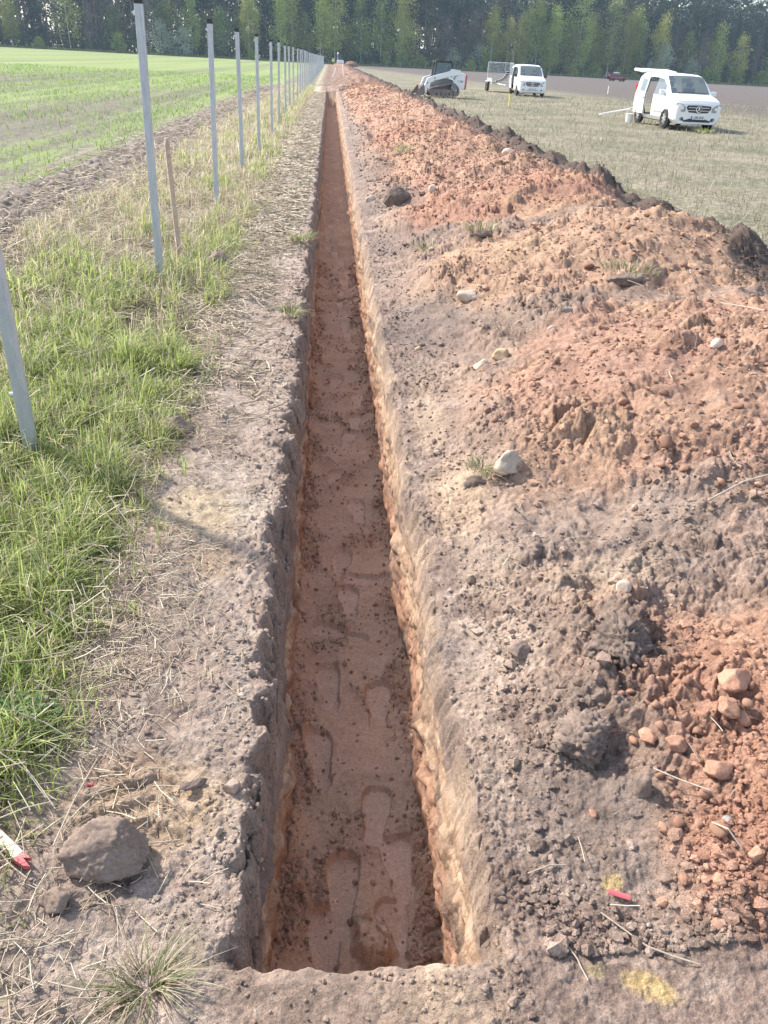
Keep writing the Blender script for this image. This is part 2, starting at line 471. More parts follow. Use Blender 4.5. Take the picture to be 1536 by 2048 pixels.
def surf_color(x, y, z, S):
    _, h, h1, h2, cid, heap, rough, L, cell = S
    top = np.array([0.345, 0.254, 0.208]); topd = np.array([0.21, 0.152, 0.123]); pale = np.array([0.51, 0.405, 0.335])
    sand = np.array([0.53, 0.40, 0.30]); yel = np.array([0.58, 0.42, 0.17])
    m1 = fbm(x * 1.7, y * 1.7, 80, 4); m2 = fbm(x * 6, y * 6, 81, 4); m3 = fbm(x * 18, y * 18, 82, 3)
    c = mix(top, topd, np.clip(.45 + .9 * m2 + .5 * m1, 0, 1))
    c = mix(c, pale, np.clip(.15 + 1.0 * m1 + .7 * m3, 0, .85) * (1 - .5 * rough))
    # pale, trodden, cracked strip on the left of the trench
    st = ss(-.95, -.7, x) * (1 - ss(-.28, -.12, x))
    c = mix(c, np.array([.52, .425, .355]), st * np.clip(.52 + .6 * m2 + .5 * m1, 0, 1) * .9)
    # slumped lips stay dark topsoil
    c = mix(c, np.array([.30, .222, .175]) * (1 + .35 * m2[..., None] + .3 * m3[..., None]), np.clip(L[7] * 1.3, 0, 1) * .85)
    rl_ = np.clip(L[8] * 1.3, 0, 1); rn = np.clip(.55 + 1.5 * fbm(x * 5, y * 3, 86, 3), 0, 1)
    c = mix(c, mix(np.array([.25, .188, .155]), np.array([.50, .37, .27]), rn), rl_ * .9)
    # heap colours
    reds = np.array(RED)
    dump = reds[np.array([d[6] for d in DUMPS])[cid]]
    val = (.25 * ss(7, 10, y) + (1 - .25 * ss(7, 10, y)) * ss(-.01, 0.07, h1 - h2 + .05 * m2 + .03 * m1)) * ss(0.02, 0.11, h1 + .07 * m1 + .04 * m2 + .08 * ss(9, 12, y))
    val = np.maximum(val, .95 * ss(.66, .86, x + .14 * m1 + .06 * m2) * ss(8, 11, y))
    tan = np.clip(.2 + 1.3 * fbm(x * 1.1 + 7, y * 1.1, 83, 3), 0, 1)
    redc = mix(dump, np.array([0.50, 0.345, 0.225]), tan * .65)
    redc = redc * (1 + .22 * m2[..., None] + .25 * m3[..., None])
    redc = mix(redc, top, np.clip(m2 * 1.6 - .35, 0, .7))
    c = mix(c, np.array([.43, .295, .220]) * (1 + .3 * m3[..., None]), heap * ss(.45, .6, x) * (1 - ss(3.3, 3.6, x)) * np.clip(.50 + 1.3 * m2 + .8 * m1, 0, .9))
    hz = heap * np.maximum(val, 0.0)
    hz = hz * (1 - .9 * ss(3.15, 3.45, x + .12 * m1 + .1 * m2))
    # sides of the heap facing the trench: mixed dark soil, tan and red
    low = ss(1.0, .75, x + .25 * m1)
    hz = hz * (1 - .75 * low * (1 - .65 * ss(8, 11, y)))
    c = mix(c, redc, hz)
    sandy = low * heap * np.clip(.1 + 1.5 * fbm(x * 2.6, y * 1.4 + 3, 84, 4), 0, 1)
    c = mix(c, sand, sandy * .75)
    for (bx, by, rx, ry, w, col, th) in BLOBS:
        c = mix(c, col, w * blob(x, y, bx, by, rx, ry, .4, int(bx * 100 + by * 37) & 255, th) * np.clip(.8 + .6 * m3, 0, 1))
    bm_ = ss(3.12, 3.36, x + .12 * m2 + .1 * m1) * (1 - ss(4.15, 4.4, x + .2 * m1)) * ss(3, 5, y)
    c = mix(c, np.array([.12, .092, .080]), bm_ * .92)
    # grassy verge under the blades
    gr = (1 - ss(-1.0, -.72, x + .1 * m1)) * ss(-3.15, -2.9, x)
    c = mix(c, mix(np.array([.17, .135, .095]), np.array([.15, .17, .07]), np.clip(.5 + m2, 0, 1)), gr * .9)
    c = mix(c, np.array([.36, .315, .225]), gr * ss(6, 9, y) * np.clip(.6 + m2, 0, 1))
    # mown dry thatch between post row and trench farther on
    th = (1 - .8 * ss(57, 61, y)) * ss(7, 12, y) * ss(-1.15, -.8, x + .1 * m1) * (1 - ss(-.38, -.2, x))
    c = mix(c, np.array([.58, .52, .39]), th * np.clip(.55 + .6 * m2, 0, 1) * .85)
    c = mix(c, np.array([.30, .212, .165]) * (1 + .4 * m2[..., None]), ss(50.6, 51.2, y + .5 * m1) * ss(-.75, -.35, x + .2 * m2) * (1 - ss(.9, 1.3, x)))
    fur = 1 - ss(-3.15, -2.9, x)
    c = mix(c, mix(np.array([.23, .19, .165]), np.array([.36, .305, .26]), np.clip(.4 + m2 * 1.2, 0, 1)), fur)
    c = mix(c, np.array([.21, .27, .09]), (1 - ss(-4.25, -3.95, x)) * np.clip(.35 + 1.2 * fbm(x * 3, y * .8, 87, 3), 0, .8))
    rf = ss(4.2, 4.55, x + .15 * m1)
    c = mix(c, mix(np.array([.25, .22, .16]), np.array([.17, .16, .10]), np.clip(.5 + m2 + m1, 0, 1)), rf)
    c = c * (.80 + .40 * cell)[..., None]
    return np.clip(c, .02, .9)

_S = np.array
BLOBS = [  # x, y, rx, ry, weight, colour, heading
    (.56, 2.06, .15, .17, .85, _S([.58, .45, .355]), 0), (.57, 3.05, .12, .35, .8, _S([.56, .41, .29]), 0), (.62, 2.55, .10, .22, .6, _S([.52, .40, .30]), 0),
    (.47, 1.72, .07, .30, .6, _S([.50, .385, .30]), 0), (.55, 4.1, .08, .5, .6, _S([.5, .38, .27]), 0),
    (1.28, 1.62, .40, .48, .95, _S([.45, .25, .175]), .5), (1.02, 1.22, .17, .16, .85, _S([.41, .215, .15]), 0), (1.6, 1.9, .4, .3, .8, _S([.50, .31, .215]), 0),
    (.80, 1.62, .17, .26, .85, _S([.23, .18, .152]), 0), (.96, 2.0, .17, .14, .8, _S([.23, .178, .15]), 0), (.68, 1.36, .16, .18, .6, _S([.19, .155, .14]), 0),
    (.71, .975, .055, .03, .9, _S([.60, .44, .20]), -.5), (.695, 1.21, .025, .02, .8, _S([.58, .43, .18]), 0), (.60, 1.01, .02, .015, .6, _S([.5, .4, .2]), 0),
    (-.43, 1.47, .19, .16, .9, _S([.50, .37, .25]), 0), (-.52, 1.58, .10, .08, .6, _S([.36, .24, .17]), 0),
    (-.53, 3.0, .17, .22, .9, _S([.60, .47, .31]), 0), (-.32, 3.05, .10, .12, .7, _S([.58, .49, .39]), 0), (-.42, 2.62, .10, .12, .5, _S([.5, .36, .22]), 0),
    (1.2, 2.75, .7, .22, .75, _S([.34, .27, .225]), .15), (1.6, 2.4, .6, .2, .6, _S([.30, .235, .20]), 0), (1.0, 2.4, .25, .12, .5, _S([.5, .4, .3]), .2),
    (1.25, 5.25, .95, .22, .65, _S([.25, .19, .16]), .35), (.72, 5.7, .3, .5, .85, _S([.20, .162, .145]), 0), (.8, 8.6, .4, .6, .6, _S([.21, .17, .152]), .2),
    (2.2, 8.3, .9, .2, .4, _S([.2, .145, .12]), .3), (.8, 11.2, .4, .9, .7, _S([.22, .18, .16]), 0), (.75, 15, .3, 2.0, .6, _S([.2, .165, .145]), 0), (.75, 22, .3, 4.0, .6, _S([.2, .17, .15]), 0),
]

FOOT = [(-.005, 2.30, .10, .30, .12), (.075, 1.70, -.06, .31, .1), (.27, 1.80, .12, .27, -.2), (.235, 1.56, .05, .26, .2), (.06, 4.75, -.25, .29, .3), (.20, 4.30, .1, .28, .05), (.09, 3.72, -.2, .24, .8),
        (.20, 2.02, -.12, .28, .2), (.03, 2.72, .1, .29, .2), (.24, 2.6, -.05, .28, .2), (.13, 3.35, .05, .28, .1), (.02, 1.52, .04, .29, .1), (.22, 3.55, 1.3, .26, .2), (.08, 3.1, 1.2, .3, .1)]
for _k in range(34):
    FOOT.append((random.uniform(.0, .26), 5.3 + _k * .42 + random.uniform(-.1, .1), random.uniform(-.3, .3), random.uniform(.26, .31), random.uniform(-.5, .5)))

def foot_mask(x, y):
    m = np.zeros(np.shape(x))
    for (cx, cy, th, ln, _) in FOOT:
        sel = (np.abs(y - cy) < .3)
        if not sel.any(): continue
        dx = x[sel] - cx; dy = y[sel] - cy
        u = dx * math.cos(th) + dy * math.sin(th); v = -dx * math.sin(th) + dy * math.cos(th)
        t = np.clip(v / (ln / 2), -1.2, 1.2)
        heel = np.exp(-((v / ln + .20 + .04 * np.sin(u * 40)) / .022) ** 2)
        w = .053 + .012 * np.clip(t, -1, 1) - .010 * np.exp(-((t + .25) / .3) ** 2)
        r = np.maximum(np.abs(u) / w, 0) ** 2.6 + np.abs(t) ** 5
        mm = 1 - ss(.80, 1.02, r + .15 * noise2(x[sel] * 25, y[sel] * 25, 90) + .45 * heel)
        m[sel] = np.maximum(m[sel], mm)
    return m

def trench_floor(x, y, xl, xr, res):
    t = (x - xl) / (xr - xl)
    f = lambda s: np.clip(s / (1.6 * res), 0, 1)
    crumb = np.clip(.12 + 1.5 * fbm(x * 4.5, y * 3.2, 100, 3) + .9 * np.exp(-(t / .16) ** 2) + .9 * np.exp(-((1 - t) / .16) ** 2), 0, 1)
    z = -D + .030 * fbm(x * 2.2, y * 3.4, 101, 3) + .05 * np.exp(-(t / .13) ** 2) + .05 * np.exp(-((1 - t) / .13) ** 2)
    st = np.sin(y * 2 * np.pi / .55 + 2.2 * noise2(x * 2, y * 1.2, 102))
    z = z + (.010 + .016 * ss(5, 9, y)) * np.sign(st) * np.abs(st) ** .6
    fm = foot_mask(x, y)
    crumb = crumb * (1 - .97 * fm)
    rim = np.clip(fm, 0, 1) * (1 - np.clip(fm, 0, 1)) * 4
    z = z - .022 * fm + .006 * rim
    z = z + crumb * (.9 * clods(x, y, .045, 103, .5) * f(.045) + 1.0 * clods(x, y, .021, 104, .7) * f(.021) + .9 * clods(x, y, .011, 105, .75) * f(.011))
    lump = blob(x, y, .17, 1.54, .06, .08, .25, 106)
    z = z + lump * (.05 + .9 * clods(x, y, .035, 107, .8))
    z = z + .10 * np.exp(-((y - 39.5) / .7) ** 2) + .012 * fbm(x * 14, y * 14, 108, 3) * crumb + .0015 * fbm(x * 40, y * 40, 109, 2)
    return z, crumb, fm

def build_terrain():
    ys = [0.5]
    while ys[-1] < 62: ys.append(ys[-1] + 0.0026 * max(ys[-1], .9) * (1 + ys[-1] / 14.0))
    ys = np.array(ys); nr = len(ys)
    soil = soil_material('soil'); soil_t = soil_material('trench_soil', 260.0, .55, .55)
    nA, nB, nC, nE = 400, 48, 130, 640
    tA = np.linspace(0, 1, nA); tE = np.linspace(0, 1, nE)
    Y = ys[:, None]
    z0 = np.zeros_like(Y)
    _, xl, xr, *_r = lips(z0, Y)
    Lw = np.clip(1.15 + .95 * (Y - .5), 1.15, 4.9); Rw = np.clip(1.55 + .95 * (Y - .6), 1.5, 5.2)
    # ---- left open ground (columns run from the outer edge to the left wall)
    XA = xl - Lw * (1 - tA[None, :]) ** 1.35
    YA = np.broadcast_to(Y, XA.shape)
    res = np.maximum(.0014 * np.maximum(YA, .9) * (1 + YA / 14), Lw / nA)
    SA = surf(XA, YA, res); ZA = SA[0]
    skirt = ss(.10, 0, np.broadcast_to(tA[None, :], XA.shape)) + ss(.75, .5, YA) + ss(60.5, 62, YA)
    ZA = ZA - .13 * np.clip(skirt, 0, 1)
    CA = surf_color(XA, YA, ZA, SA)
    # ---- right open ground and heap
    XE = xr + Rw * tE[None, :] ** 1.2
    YE = np.broadcast_to(Y, XE.shape)
    SE = surf(XE, YE, np.maximum(.0014 * np.maximum(YE, .9) * (1 + YE / 14), Rw / nE)); ZE = SE[0]
    skirt = ss(.92, 1, np.broadcast_to(tE[None, :], XE.shape)) + ss(.75, .5, YE)
    ZE = ZE - .16 * np.clip(skirt, 0, 1)
    CE = surf_color(XE, YE, ZE, SE)
    # ---- floor
    tC = np.linspace(0, 1, nC)
    XC = xl + (xr - xl) * tC[None, :]
    YC = np.broadcast_to(Y, XC.shape)
    eC = lips(XC, YC)[0]
    zf, crumb, fm = trench_floor(XC, YC, xl, xr, np.maximum(.0036 * np.maximum(YC, .9), .004))
    SC = surf(XC, YC, np.full(XC.shape, .006)); zg = SC[0]
    far = ss(Y1 - .1, Y1 + .4, YC)
    ZC = zf * eC + (zg - SC[7][-1]) * (1 - eC)
    m = fbm(XC * 7, YC * 7, 120, 3); mb = fbm(XC * 2, YC * 2, 121, 3)
    cf = mix(np.array([.62, .425, .305]), np.array([.46, .305, .215]), np.clip(.25 + .5 * crumb + .6 * mb + .4 * m, 0, 1))
    cf = mix(cf, np.array([.70, .485, .365]), np.clip(fm * .75 + .3 * mb, 0, 1))
    cg = surf_color(XC, YC, ZC, SC)
    CC = mix(cg, cf, ss(-.16, -.34, ZC))
    # ---- walls
    def wall(ztop, zbot, x0, side, ctop):
        u = np.linspace(0, 1, nB)[None, :]
        Z = ztop[:, None] * (1 - u) + zbot[:, None] * u
        YY = np.broadcast_to(Y, Z.shape)
        e = np.clip((ztop - zbot) / .3, 0, 1)[:, None]
        fade = np.sin(np.pi * np.clip(u, 0, 1)) ** .5
        dist = np.clip(.03 / np.maximum(.0036 * YY, .004), 0, 1)
        off = (.026 * fbm(YY * 4, Z * 9, 130 + side, 3) + .014 * fbm(YY * 10, Z * 40, 131 + side, 3) + .030 * np.clip(noise2(YY * 8, Z * 13, 137 + side) - .15, 0, 1) + .5 * chunk(YY * .5, Z, .05, 180 + side)[0] * dist + .006 * clods(YY, Z, .03, 132, .5) * 10 * dist * .25)
        bulge = .03 * np.clip(noise2(YY * 3, Z * 2, 133 + side), 0, 1)
        X = x0 + side * (-(off + bulge)) * fade * e
        m = fbm(YY * 3.0, Z * 16, 134 + side, 4); mv = fbm(YY * 11, Z * 50, 135, 3)
        zz = Z + .05 * m
        tops = np.array([.22, .18, .16]); tanc = np.array([.44, .295, .20]); red = np.array([.40, .232, .165]); pal = np.array([.52, .385, .285])
        b0, b1 = (-.22, -.40) if side < 0 else (-.09, -.33)
        c = mix(tops, tanc, ss(b0 + .04, b0 - .05, zz))
        c = mix(c, pal, ss(b0, b0 - .03, zz) * (1 - ss(b1 + .05, b1, zz)) * np.clip(.3 + 1.4 * mv, 0, 1))
        c = mix(c, red, ss(b1 + .04, b1 - .07, zz) * .85)
        c = mix(c, np.array([.17, .125, .105]), np.clip(noise2(YY * 2.6, Z * 8, 138 + side) * 2.2 - .35 + mv, 0, .8))  # dark patches painted into the wall colour as the shade of cavities
        c = c * (1 + .40 * mv[..., None] + .25 * m[..., None])
        w = ss(0, .12, np.broadcast_to(u, Z.shape))
        c = mix(ctop[:, None, :] * np.ones_like(c), c, w)
        return X, YY, Z, np.clip(c, .02, .9)
    XB, YB, ZB, CB = wall(ZA[:, -1], ZC[:, 0], xl, -1, CA[:, -1])
    XD, YD, ZD, CD = wall(ZE[:, 0], ZC[:, -1], xr, 1, CE[:, 0])
    XD, YD, ZD, CD = XD[:, ::-1], YD[:, ::-1], ZD[:, ::-1], CD[:, ::-1]
    st = lambda X, Yy, Z: np.stack([X, Yy, Z], -1)
    kt = int(np.searchsorted(ys, 1.0)); kh = int(np.searchsorted(ys, 1.12)); kf = int(np.searchsorted(ys, Y1 + .6))
    VT = np.concatenate([st(XB, YB, ZB), st(XC, YC, ZC)[:, 1:-1], st(XD, YD, ZD)], 1)
    CT = np.concatenate([CB, CC[:, 1:-1], CD], 1)
    nT = VT.shape[1]
    def part(Vs, Cs): return Vs.reshape(-1, 3), Cs.reshape(-1, 3), grid_quads(Vs.shape[0], Vs.shape[1])
    def join(lst):
        V = []; C = []; Q = []; o = 0
        for v, c, q in lst:
            V.append(v); C.append(c); Q.append(q + o); o += len(v)
        return np.concatenate(V), np.concatenate(C), np.concatenate(Q)
    VE = st(XE, YE, ZE)
    V, C, Q = join([part(st(XA, YA, ZA), CA), part(VT[:kt + 1], CT[:kt + 1]), part(VE[:kh + 1], CE[:kh + 1])])
    tag(mesh_from('ground', V, Q, None, soil, C), kind='structure')
    V, C, Q = part(VT[kt:], CT[kt:])
    tag(mesh_from('trench', V, Q, None, soil_t, C), kind='structure')
    # ---- the heap: near part plus the low refilled ridge running on to the excavator
    y2 = np.arange(60.8, 243, .55)[:, None]; x2 = np.linspace(-1.3, 5.6, 60)[None, :]
    X2, Y2 = np.broadcast_arrays(x2, y2)
    edge = ss(-1.3, -.5, X2 + .3 * noise2(Y2 * .4, X2, 140)) * (1 - ss(4.4, 5.5, X2 + .4 * noise2(Y2 * .35, X2, 141)))
    ridge = np.exp(-((X2 - 2.3) / 1.1) ** 2) * (.36 + .22 * noise2(X2 * .6, Y2 * .4, 142)) + .22 * chunk(X2, Y2, 1.3, 190)[0] * ss(.2, 1.0, X2) + .10 * np.abs(noise2(X2 * 1.6, Y2 * .9, 147)) + .06 * noise2(X2 * 3, Y2 * 1.5, 148) + .10 * np.exp(-((X2 - 3.9) / .6) ** 2) * (1 + noise2(X2, Y2 * .5, 143))
    fin = ss(60.8, 65.5, Y2)
    Z2 = -.22 + fin * (.10 + edge * (.16 + .09 * fbm(X2 * 1.5, Y2 * 1.2, 144, 3) + ridge))
    m = fbm(X2 * .8, Y2 * .4, 145, 3); m2 = fbm(X2 * 3, Y2 * 2, 146, 3)
    C2 = mix(np.array([.30, .205, .160]), np.array([.17, .130, .110]), np.clip(.35 + m + .25 * (X2 - 2.5), 0, 1))
    C2 = mix(C2, np.array([.40, .24, .175]), np.exp(-((X2 - 2.2 + .4 * m) / .9) ** 2) * .8)
    C2 = mix(C2, np.array([.13, .10, .09]), ss(3.3, 3.9, X2 + .5 * m2) * .8)
    C2 = mix(C2, np.array([.40, .36, .26]), 1 - ss(-.9, -.2, X2 + .3 * m2))
    C2 = np.clip(C2 * .78 * (1 + .6 * m2[..., None] + .3 * noise2(X2 * 5, Y2 * 4, 149)[..., None]), .02, .9)
    V, C, Q = join([part(VE[kh:], CE[kh:]), part(st(X2, Y2, Z2), C2)])
    tag(mesh_from('soil_heap', V, Q, None, soil, C), 'long humped bank of red and dark excavated soil along the right of the trench', 'soil heap')
    return soil
SOIL = build_terrain()

def ground_z(x, y):
    x = np.atleast_1d(np.asarray(x, float)); y = np.atleast_1d(np.asarray(y, float))
    z = surf(x, y, np.full(x.shape, .01))[0]
    out = (x < -4.7) | (x > 5.0) | (y > 61) | (y < .55)
    return np.where(out, -.02, z)

# ------------------------------------------------------------------ the fields to the forest and beyond
def build_fields():
    m, nt, b = new_mat('field_surface')
    tc = N(nt, 'ShaderNodeTexCoord'); sep = N(nt, 'ShaderNodeSeparateXYZ'); nt.links.new(tc.outputs['Object'], sep.inputs[0])
    mp = N(nt, 'ShaderNodeMapping'); mp.inputs['Scale'].default_value = (1, .12, 1); nt.links.new(tc.outputs['Object'], mp.inputs['Vector'])
    mp2 = N(nt, 'ShaderNodeMapping'); mp2.inputs['Scale'].default_value = (1, .03, 1); nt.links.new(tc.outputs['Object'], mp2.inputs['Vector'])
    rows = noise_node(nt, 5.0, 4, .6, mp.outputs[0]); bands = noise_node(nt, .22, 4, .6, mp2.outputs[0])
    fine = noise_node(nt, 9.0, 6, .7, tc.outputs['Object']); mid = noise_node(nt, .35, 5, .65, tc.outputs['Object'])
    def math2(op, a, b_):
        n = N(nt, 'ShaderNodeMath', operation=op)
        for s, v in zip(n.inputs, (a, b_)):
            if isinstance(v, bpy.types.NodeSocket): nt.links.new(v, s)
            else: s.default_value = v
        return n.outputs[0]
    def maprange(v, a, b_, smooth=True):
        n = N(nt, 'ShaderNodeMapRange'); n.interpolation_type = 'SMOOTHSTEP'
        nt.links.new(v, n.inputs[0]); n.inputs[1].default_value = a; n.inputs[2].default_value = b_
        return n.outputs[0]
    # sown field: green seedlings over brown earth
    g = math2('ADD', math2('ADD', math2('MULTIPLY', rows.outputs['Fac'], .75), math2('MULTIPLY', bands.outputs['Fac'], 1.1)), math2('MULTIPLY', fine.outputs['Fac'], .5))
    dist = maprange(sep.outputs['Y'], 4, 110)
    g = math2('ADD', g, math2('MULTIPLY', dist, .27))
    gm = maprange(g, 1.12, 1.48)
    earth = ramp(nt, fine.outputs['Fac'], [(.3, (.13, .11, .10)), (.7, (.26, .225, .20))])
    green = ramp(nt, bands.outputs['Fac'], [(.35, (.19, .25, .088)), (.65, (.26, .315, .13))])
    crop = mixc(nt, gm, earth.outputs['Color'], green.outputs['Color'])
    # fallow on the right: dry stubble near, bare grey-brown soil farther out
    stub = ramp(nt, fine.outputs['Fac'], [(.3, (.11, .108, .083)), (.5, (.225, .212, .165)), (.72, (.42, .39, .315))])
    stg = ramp(nt, mid.outputs['Fac'], [(.36, (.66, .72, .62)), (.62, (1.18, 1.1, 1.05))])
    stub2 = mixc(nt, 1.0, stub.outputs['Color'], stg.outputs['Color'], 'MULTIPLY')
    bare = ramp(nt, rows.outputs['Fac'], [(.3, (.112, .096, .088)), (.7, (.162, .142, .130))])
    w = math2('ADD', math2('ADD', sep.outputs['X'], math2('MULTIPLY', sep.outputs['Y'], .10)), math2('MULTIPLY', mid.outputs['Fac'], 10.0))
    rb = maprange(w, 30.0, 38.0)
    right = mixc(nt, rb, stub2, bare.outputs['Color'])
    # rough grass margin under the forest edge
    edge = math2('ADD', math2('SUBTRACT', sep.outputs['Y'], math2('MULTIPLY', sep.outputs['X'], .22)), math2('MULTIPLY', mid.outputs['Fac'], 12.0))
    eg = maprange(edge, 286, 296)
    side = maprange(sep.outputs['X'], -3.6, -3.2)
    base = mixc(nt, side, crop, right)
    base = mixc(nt, eg, base, (.20, .22, .11))
    nt.links.new(base, b.inputs['Base Color']); b.inputs['Roughness'].default_value = .95; b.inputs['Specular IOR Level'].default_value = .1
    bp = N(nt, 'ShaderNodeBump'); bp.inputs['Strength'].default_value = .8; bp.inputs['Distance'].default_value = .06
    nt.links.new(fine.outputs['Fac'], bp.inputs['Height']); nt.links.new(bp.outputs['Normal'], b.inputs['Normal'])
    xs = np.unique(np.concatenate([np.linspace(-620, -200, 12), np.linspace(-200, -20, 50), np.linspace(-20, -1, 78), [-.9, 1.2], np.linspace(2, 30, 110), np.linspace(30, 240, 60), np.linspace(240, 700, 12)]))
    ysg = np.unique(np.concatenate([np.linspace(-120, -10, 10), np.linspace(-10, 0, 5), [.46], np.linspace(1, 60, 180), [61.2], np.linspace(63, 340, 120), np.linspace(340, 900, 20)]))
    X, Y = np.meshgrid(xs, ysg)
    fade = np.exp(-np.maximum(0, np.hypot(X, Y) - 60) / 80)
    Z = -.035 + .035 * fbm(X * .9, Y * .6, 150, 3) * fade + .03 * np.sin(X * 2 * np.pi / 1.5) * (X < -4) * fade
    corr = (X > -5.5) & (X < 5.8) & (Y > -3) & (Y < 250)
    Z = np.where(corr, -.075, Z)
    Q = grid_quads(*X.shape)
    cx = X.ravel()[Q].mean(1); cy = Y.ravel()[Q].mean(1)
    keep = ~((cx > -.9) & (cx < 1.2) & (cy > .46) & (cy < 61.2))
    tag(mesh_from('field', np.stack([X, Y, Z], -1), Q[keep], None, m), kind='structure')
build_fields()
# ------------------------------------------------------------------ rocks, clods, crumbs
from mathutils import noise as mnoise
def rock_bm(sub, seed, squash=(1, 1, .7), rough=.22, cuts=6, fine=0.0, angular=True):
    bm = bmesh.new()
    bmesh.ops.create_icosphere(bm, subdivisions=sub, radius=1.0)
    rs = random.Random(seed)
    planes = [(Vector((rs.uniform(-1, 1), rs.uniform(-1, 1), rs.uniform(-1, 1))).normalized(), rs.uniform(.55, .85)) for _ in range(cuts)]
    off = Vector((rs.uniform(0, 50), rs.uniform(0, 50), rs.uniform(0, 50)))
    for v in bm.verts:
        p = v.co.copy()
        if angular:
            for n, d in planes:
                k = p.dot(n) - d
                if k > 0: p -= n * k * .92
        q = p * 1.3 + off
        p *= 1 + rough * mnoise.fractal(q, 1.0, 2.0, 3)
        if fine:
            p *= 1 + fine * (mnoise.fractal(p * 7 + off, .8, 2.0, 4)) + fine * .8 * max(0, .5 - mnoise.voronoi(p * 5 + off)[0][0])
        v.co = Vector((p.x * squash[0], p.y * squash[1], p.z * squash[2]))
    return bm

def bm_obj(name, bm, mat, parent=None, smooth=True, ang=50):
    me = bpy.data.meshes.new(name)
    for f in bm.faces: f.smooth = smooth
    if smooth:
        for e in bm.edges:
            if len(e.link_faces) == 2 and e.calc_face_angle(0) > R(ang): e.smooth = False
    bm.to_mesh(me); bm.free()
    me.materials.append(mat)
    o = bpy.data.objects.new(name, me); COL.objects.link(o)
    if parent: o.parent = parent
    return o

def earth_mat(name, c1, c2, scale=9.0, bump=.6, rough=.95, fine=120.0):
    m, nt, b = new_mat(name)
    tc = N(nt, 'ShaderNodeTexCoord')
    n1 = noise_node(nt, scale, 6, .7, tc.outputs['Object']); n2 = noise_node(nt, fine, 4, .7, tc.outputs['Object'])
    r = ramp(nt, n1.outputs['Fac'], [(.3, c1), (.7, c2)])
    r2 = ramp(nt, n2.outputs['Fac'], [(.25, .7), (.75, 1.25)])
    oi = N(nt, 'ShaderNodeObjectInfo'); mr = N(nt, 'ShaderNodeMapRange'); mr.inputs[3].default_value = .75; mr.inputs[4].default_value = 1.25
    nt.links.new(oi.outputs['Random'], mr.inputs[0])
    c = mixc(nt, 1.0, r.outputs['Color'], r2.outputs['Color'], 'MULTIPLY')
    hs = N(nt, 'ShaderNodeHueSaturation'); nt.links.new(mr.outputs[0], hs.inputs['Value']); nt.links.new(c, hs.inputs['Color'])
    nt.links.new(hs.outputs['Color'], b.inputs['Base Color'])
    b.inputs['Roughness'].default_value = rough; b.inputs['Specular IOR Level'].default_value = .15
    bp = N(nt, 'ShaderNodeBump'); bp.inputs['Strength'].default_value = bump; bp.inputs['Distance'].default_value = .004
    ad = N(nt, 'ShaderNodeMath', operation='ADD'); nt.links.new(n1.outputs['Fac'], ad.inputs[0]); nt.links.new(n2.outputs['Fac'], ad.inputs[1])
    nt.links.new(ad.outputs[0], bp.inputs['Height']); nt.links.new(bp.outputs['Normal'], b.inputs['Normal'])
    return m

M_TOP = earth_mat('dark_topsoil', (.23, .173, .14), (.36, .275, .225), 14)
M_MOIST = earth_mat('moist_topsoil', (.14, .107, .09), (.26, .20, .168), 14)
M_RED = earth_mat('red_clay', (.31, .170, .118), (.43, .255, .18), 18)
M_STONE = earth_mat('pale_stone', (.42, .33, .25), (.64, .54, .45), 5, .3, .8)
M_TAN = earth_mat('tan_stone', (.38, .27, .16), (.52, .40, .27), 6, .3, .85)
M_GREY = earth_mat('grey_stone', (.20, .19, .18), (.34, .32, .30), 6, .3, .8)

def big(name, label, cat, xy, size, mat, seed, rz=0, sink=.25, sub=5, rough=.2, fine=.07, cuts=6, tilt=(0, 0), group=None, ang=60):
    bm = rock_bm(sub, seed, size, rough, cuts, fine)
    o = bm_obj(name, bm, mat, None, True, ang)
    z = float(ground_z(xy[0], xy[1])[0])
    size_s = .78 if cat == 'stone' else 1.0
    o.scale = (size_s,) * 3
    o.location = (xy[0], xy[1], z + size_s * size[2] * (1 - 2 * (sink + (.10 if cat == 'stone' else (.14 if abs(xy[0] - .8) < .2 and size[0] > .08 else .05))))); o.rotation_euler = (tilt[0], tilt[1], rz)
    tag(o, label, cat, group); return o

big('earth_clod', 'large dark clod of earth on the bare strip beside the straw, biggest on the left', 'clod', (-.50, 1.30), (.112, .070, .068), M_TOP, 3, .1, .2, 5, .17, .085, 7)
big('earth_clod', 'small rounded earth clod at the left frame edge below the big clod', 'clod', (-.585, 1.185), (.032, .030, .026), M_TOP, 8, .3, .2, 4)
big('earth_clod', 'dark clod half hidden in dry grass right of the wooden stake', 'clod', (-.99, 7.55), (.13, .10, .10), M_MOIST, 9, .3, .2, 4)
big('earth_clod', 'dark earth clod on the grass edge beside the second steel post', 'clod', (-.74, 3.78), (.085, .07, .06), M_MOIST, 10, .5, .2, 4)
big('earth_clod', 'small grey clod on the left trench lip above the tyre marks', 'clod', (-.235, 1.52), (.026, .022, .02), M_TOP, 11, .1, .2, 4)
big('earth_clod', 'flat dark sliver of earth lying beside the tyre-marked sandy patch', 'clod', (-.335, 1.53), (.04, .014, .014), M_MOIST, 12, .5, .2, 4)
big('earth_clod', 'big grey squarish topsoil clod between the sandy lip and the red lumps', 'clod', (.735, 1.62), (.085, .085, .065), M_MOIST, 13, .4, .3, 5, .22, .24, 3)
big('earth_clod', 'overhanging grey topsoil block with a dark hollow on its right side', 'clod', (.93, 1.95), (.085, .10, .08), M_MOIST, 14, -.2, .3, 5, .22, .26, 3)
big('earth_clod', 'upright dark block of topsoil at the edge of the red lumps', 'clod', (.835, 1.43), (.026, .030, .045), M_MOIST, 15, .4, .3, 4)
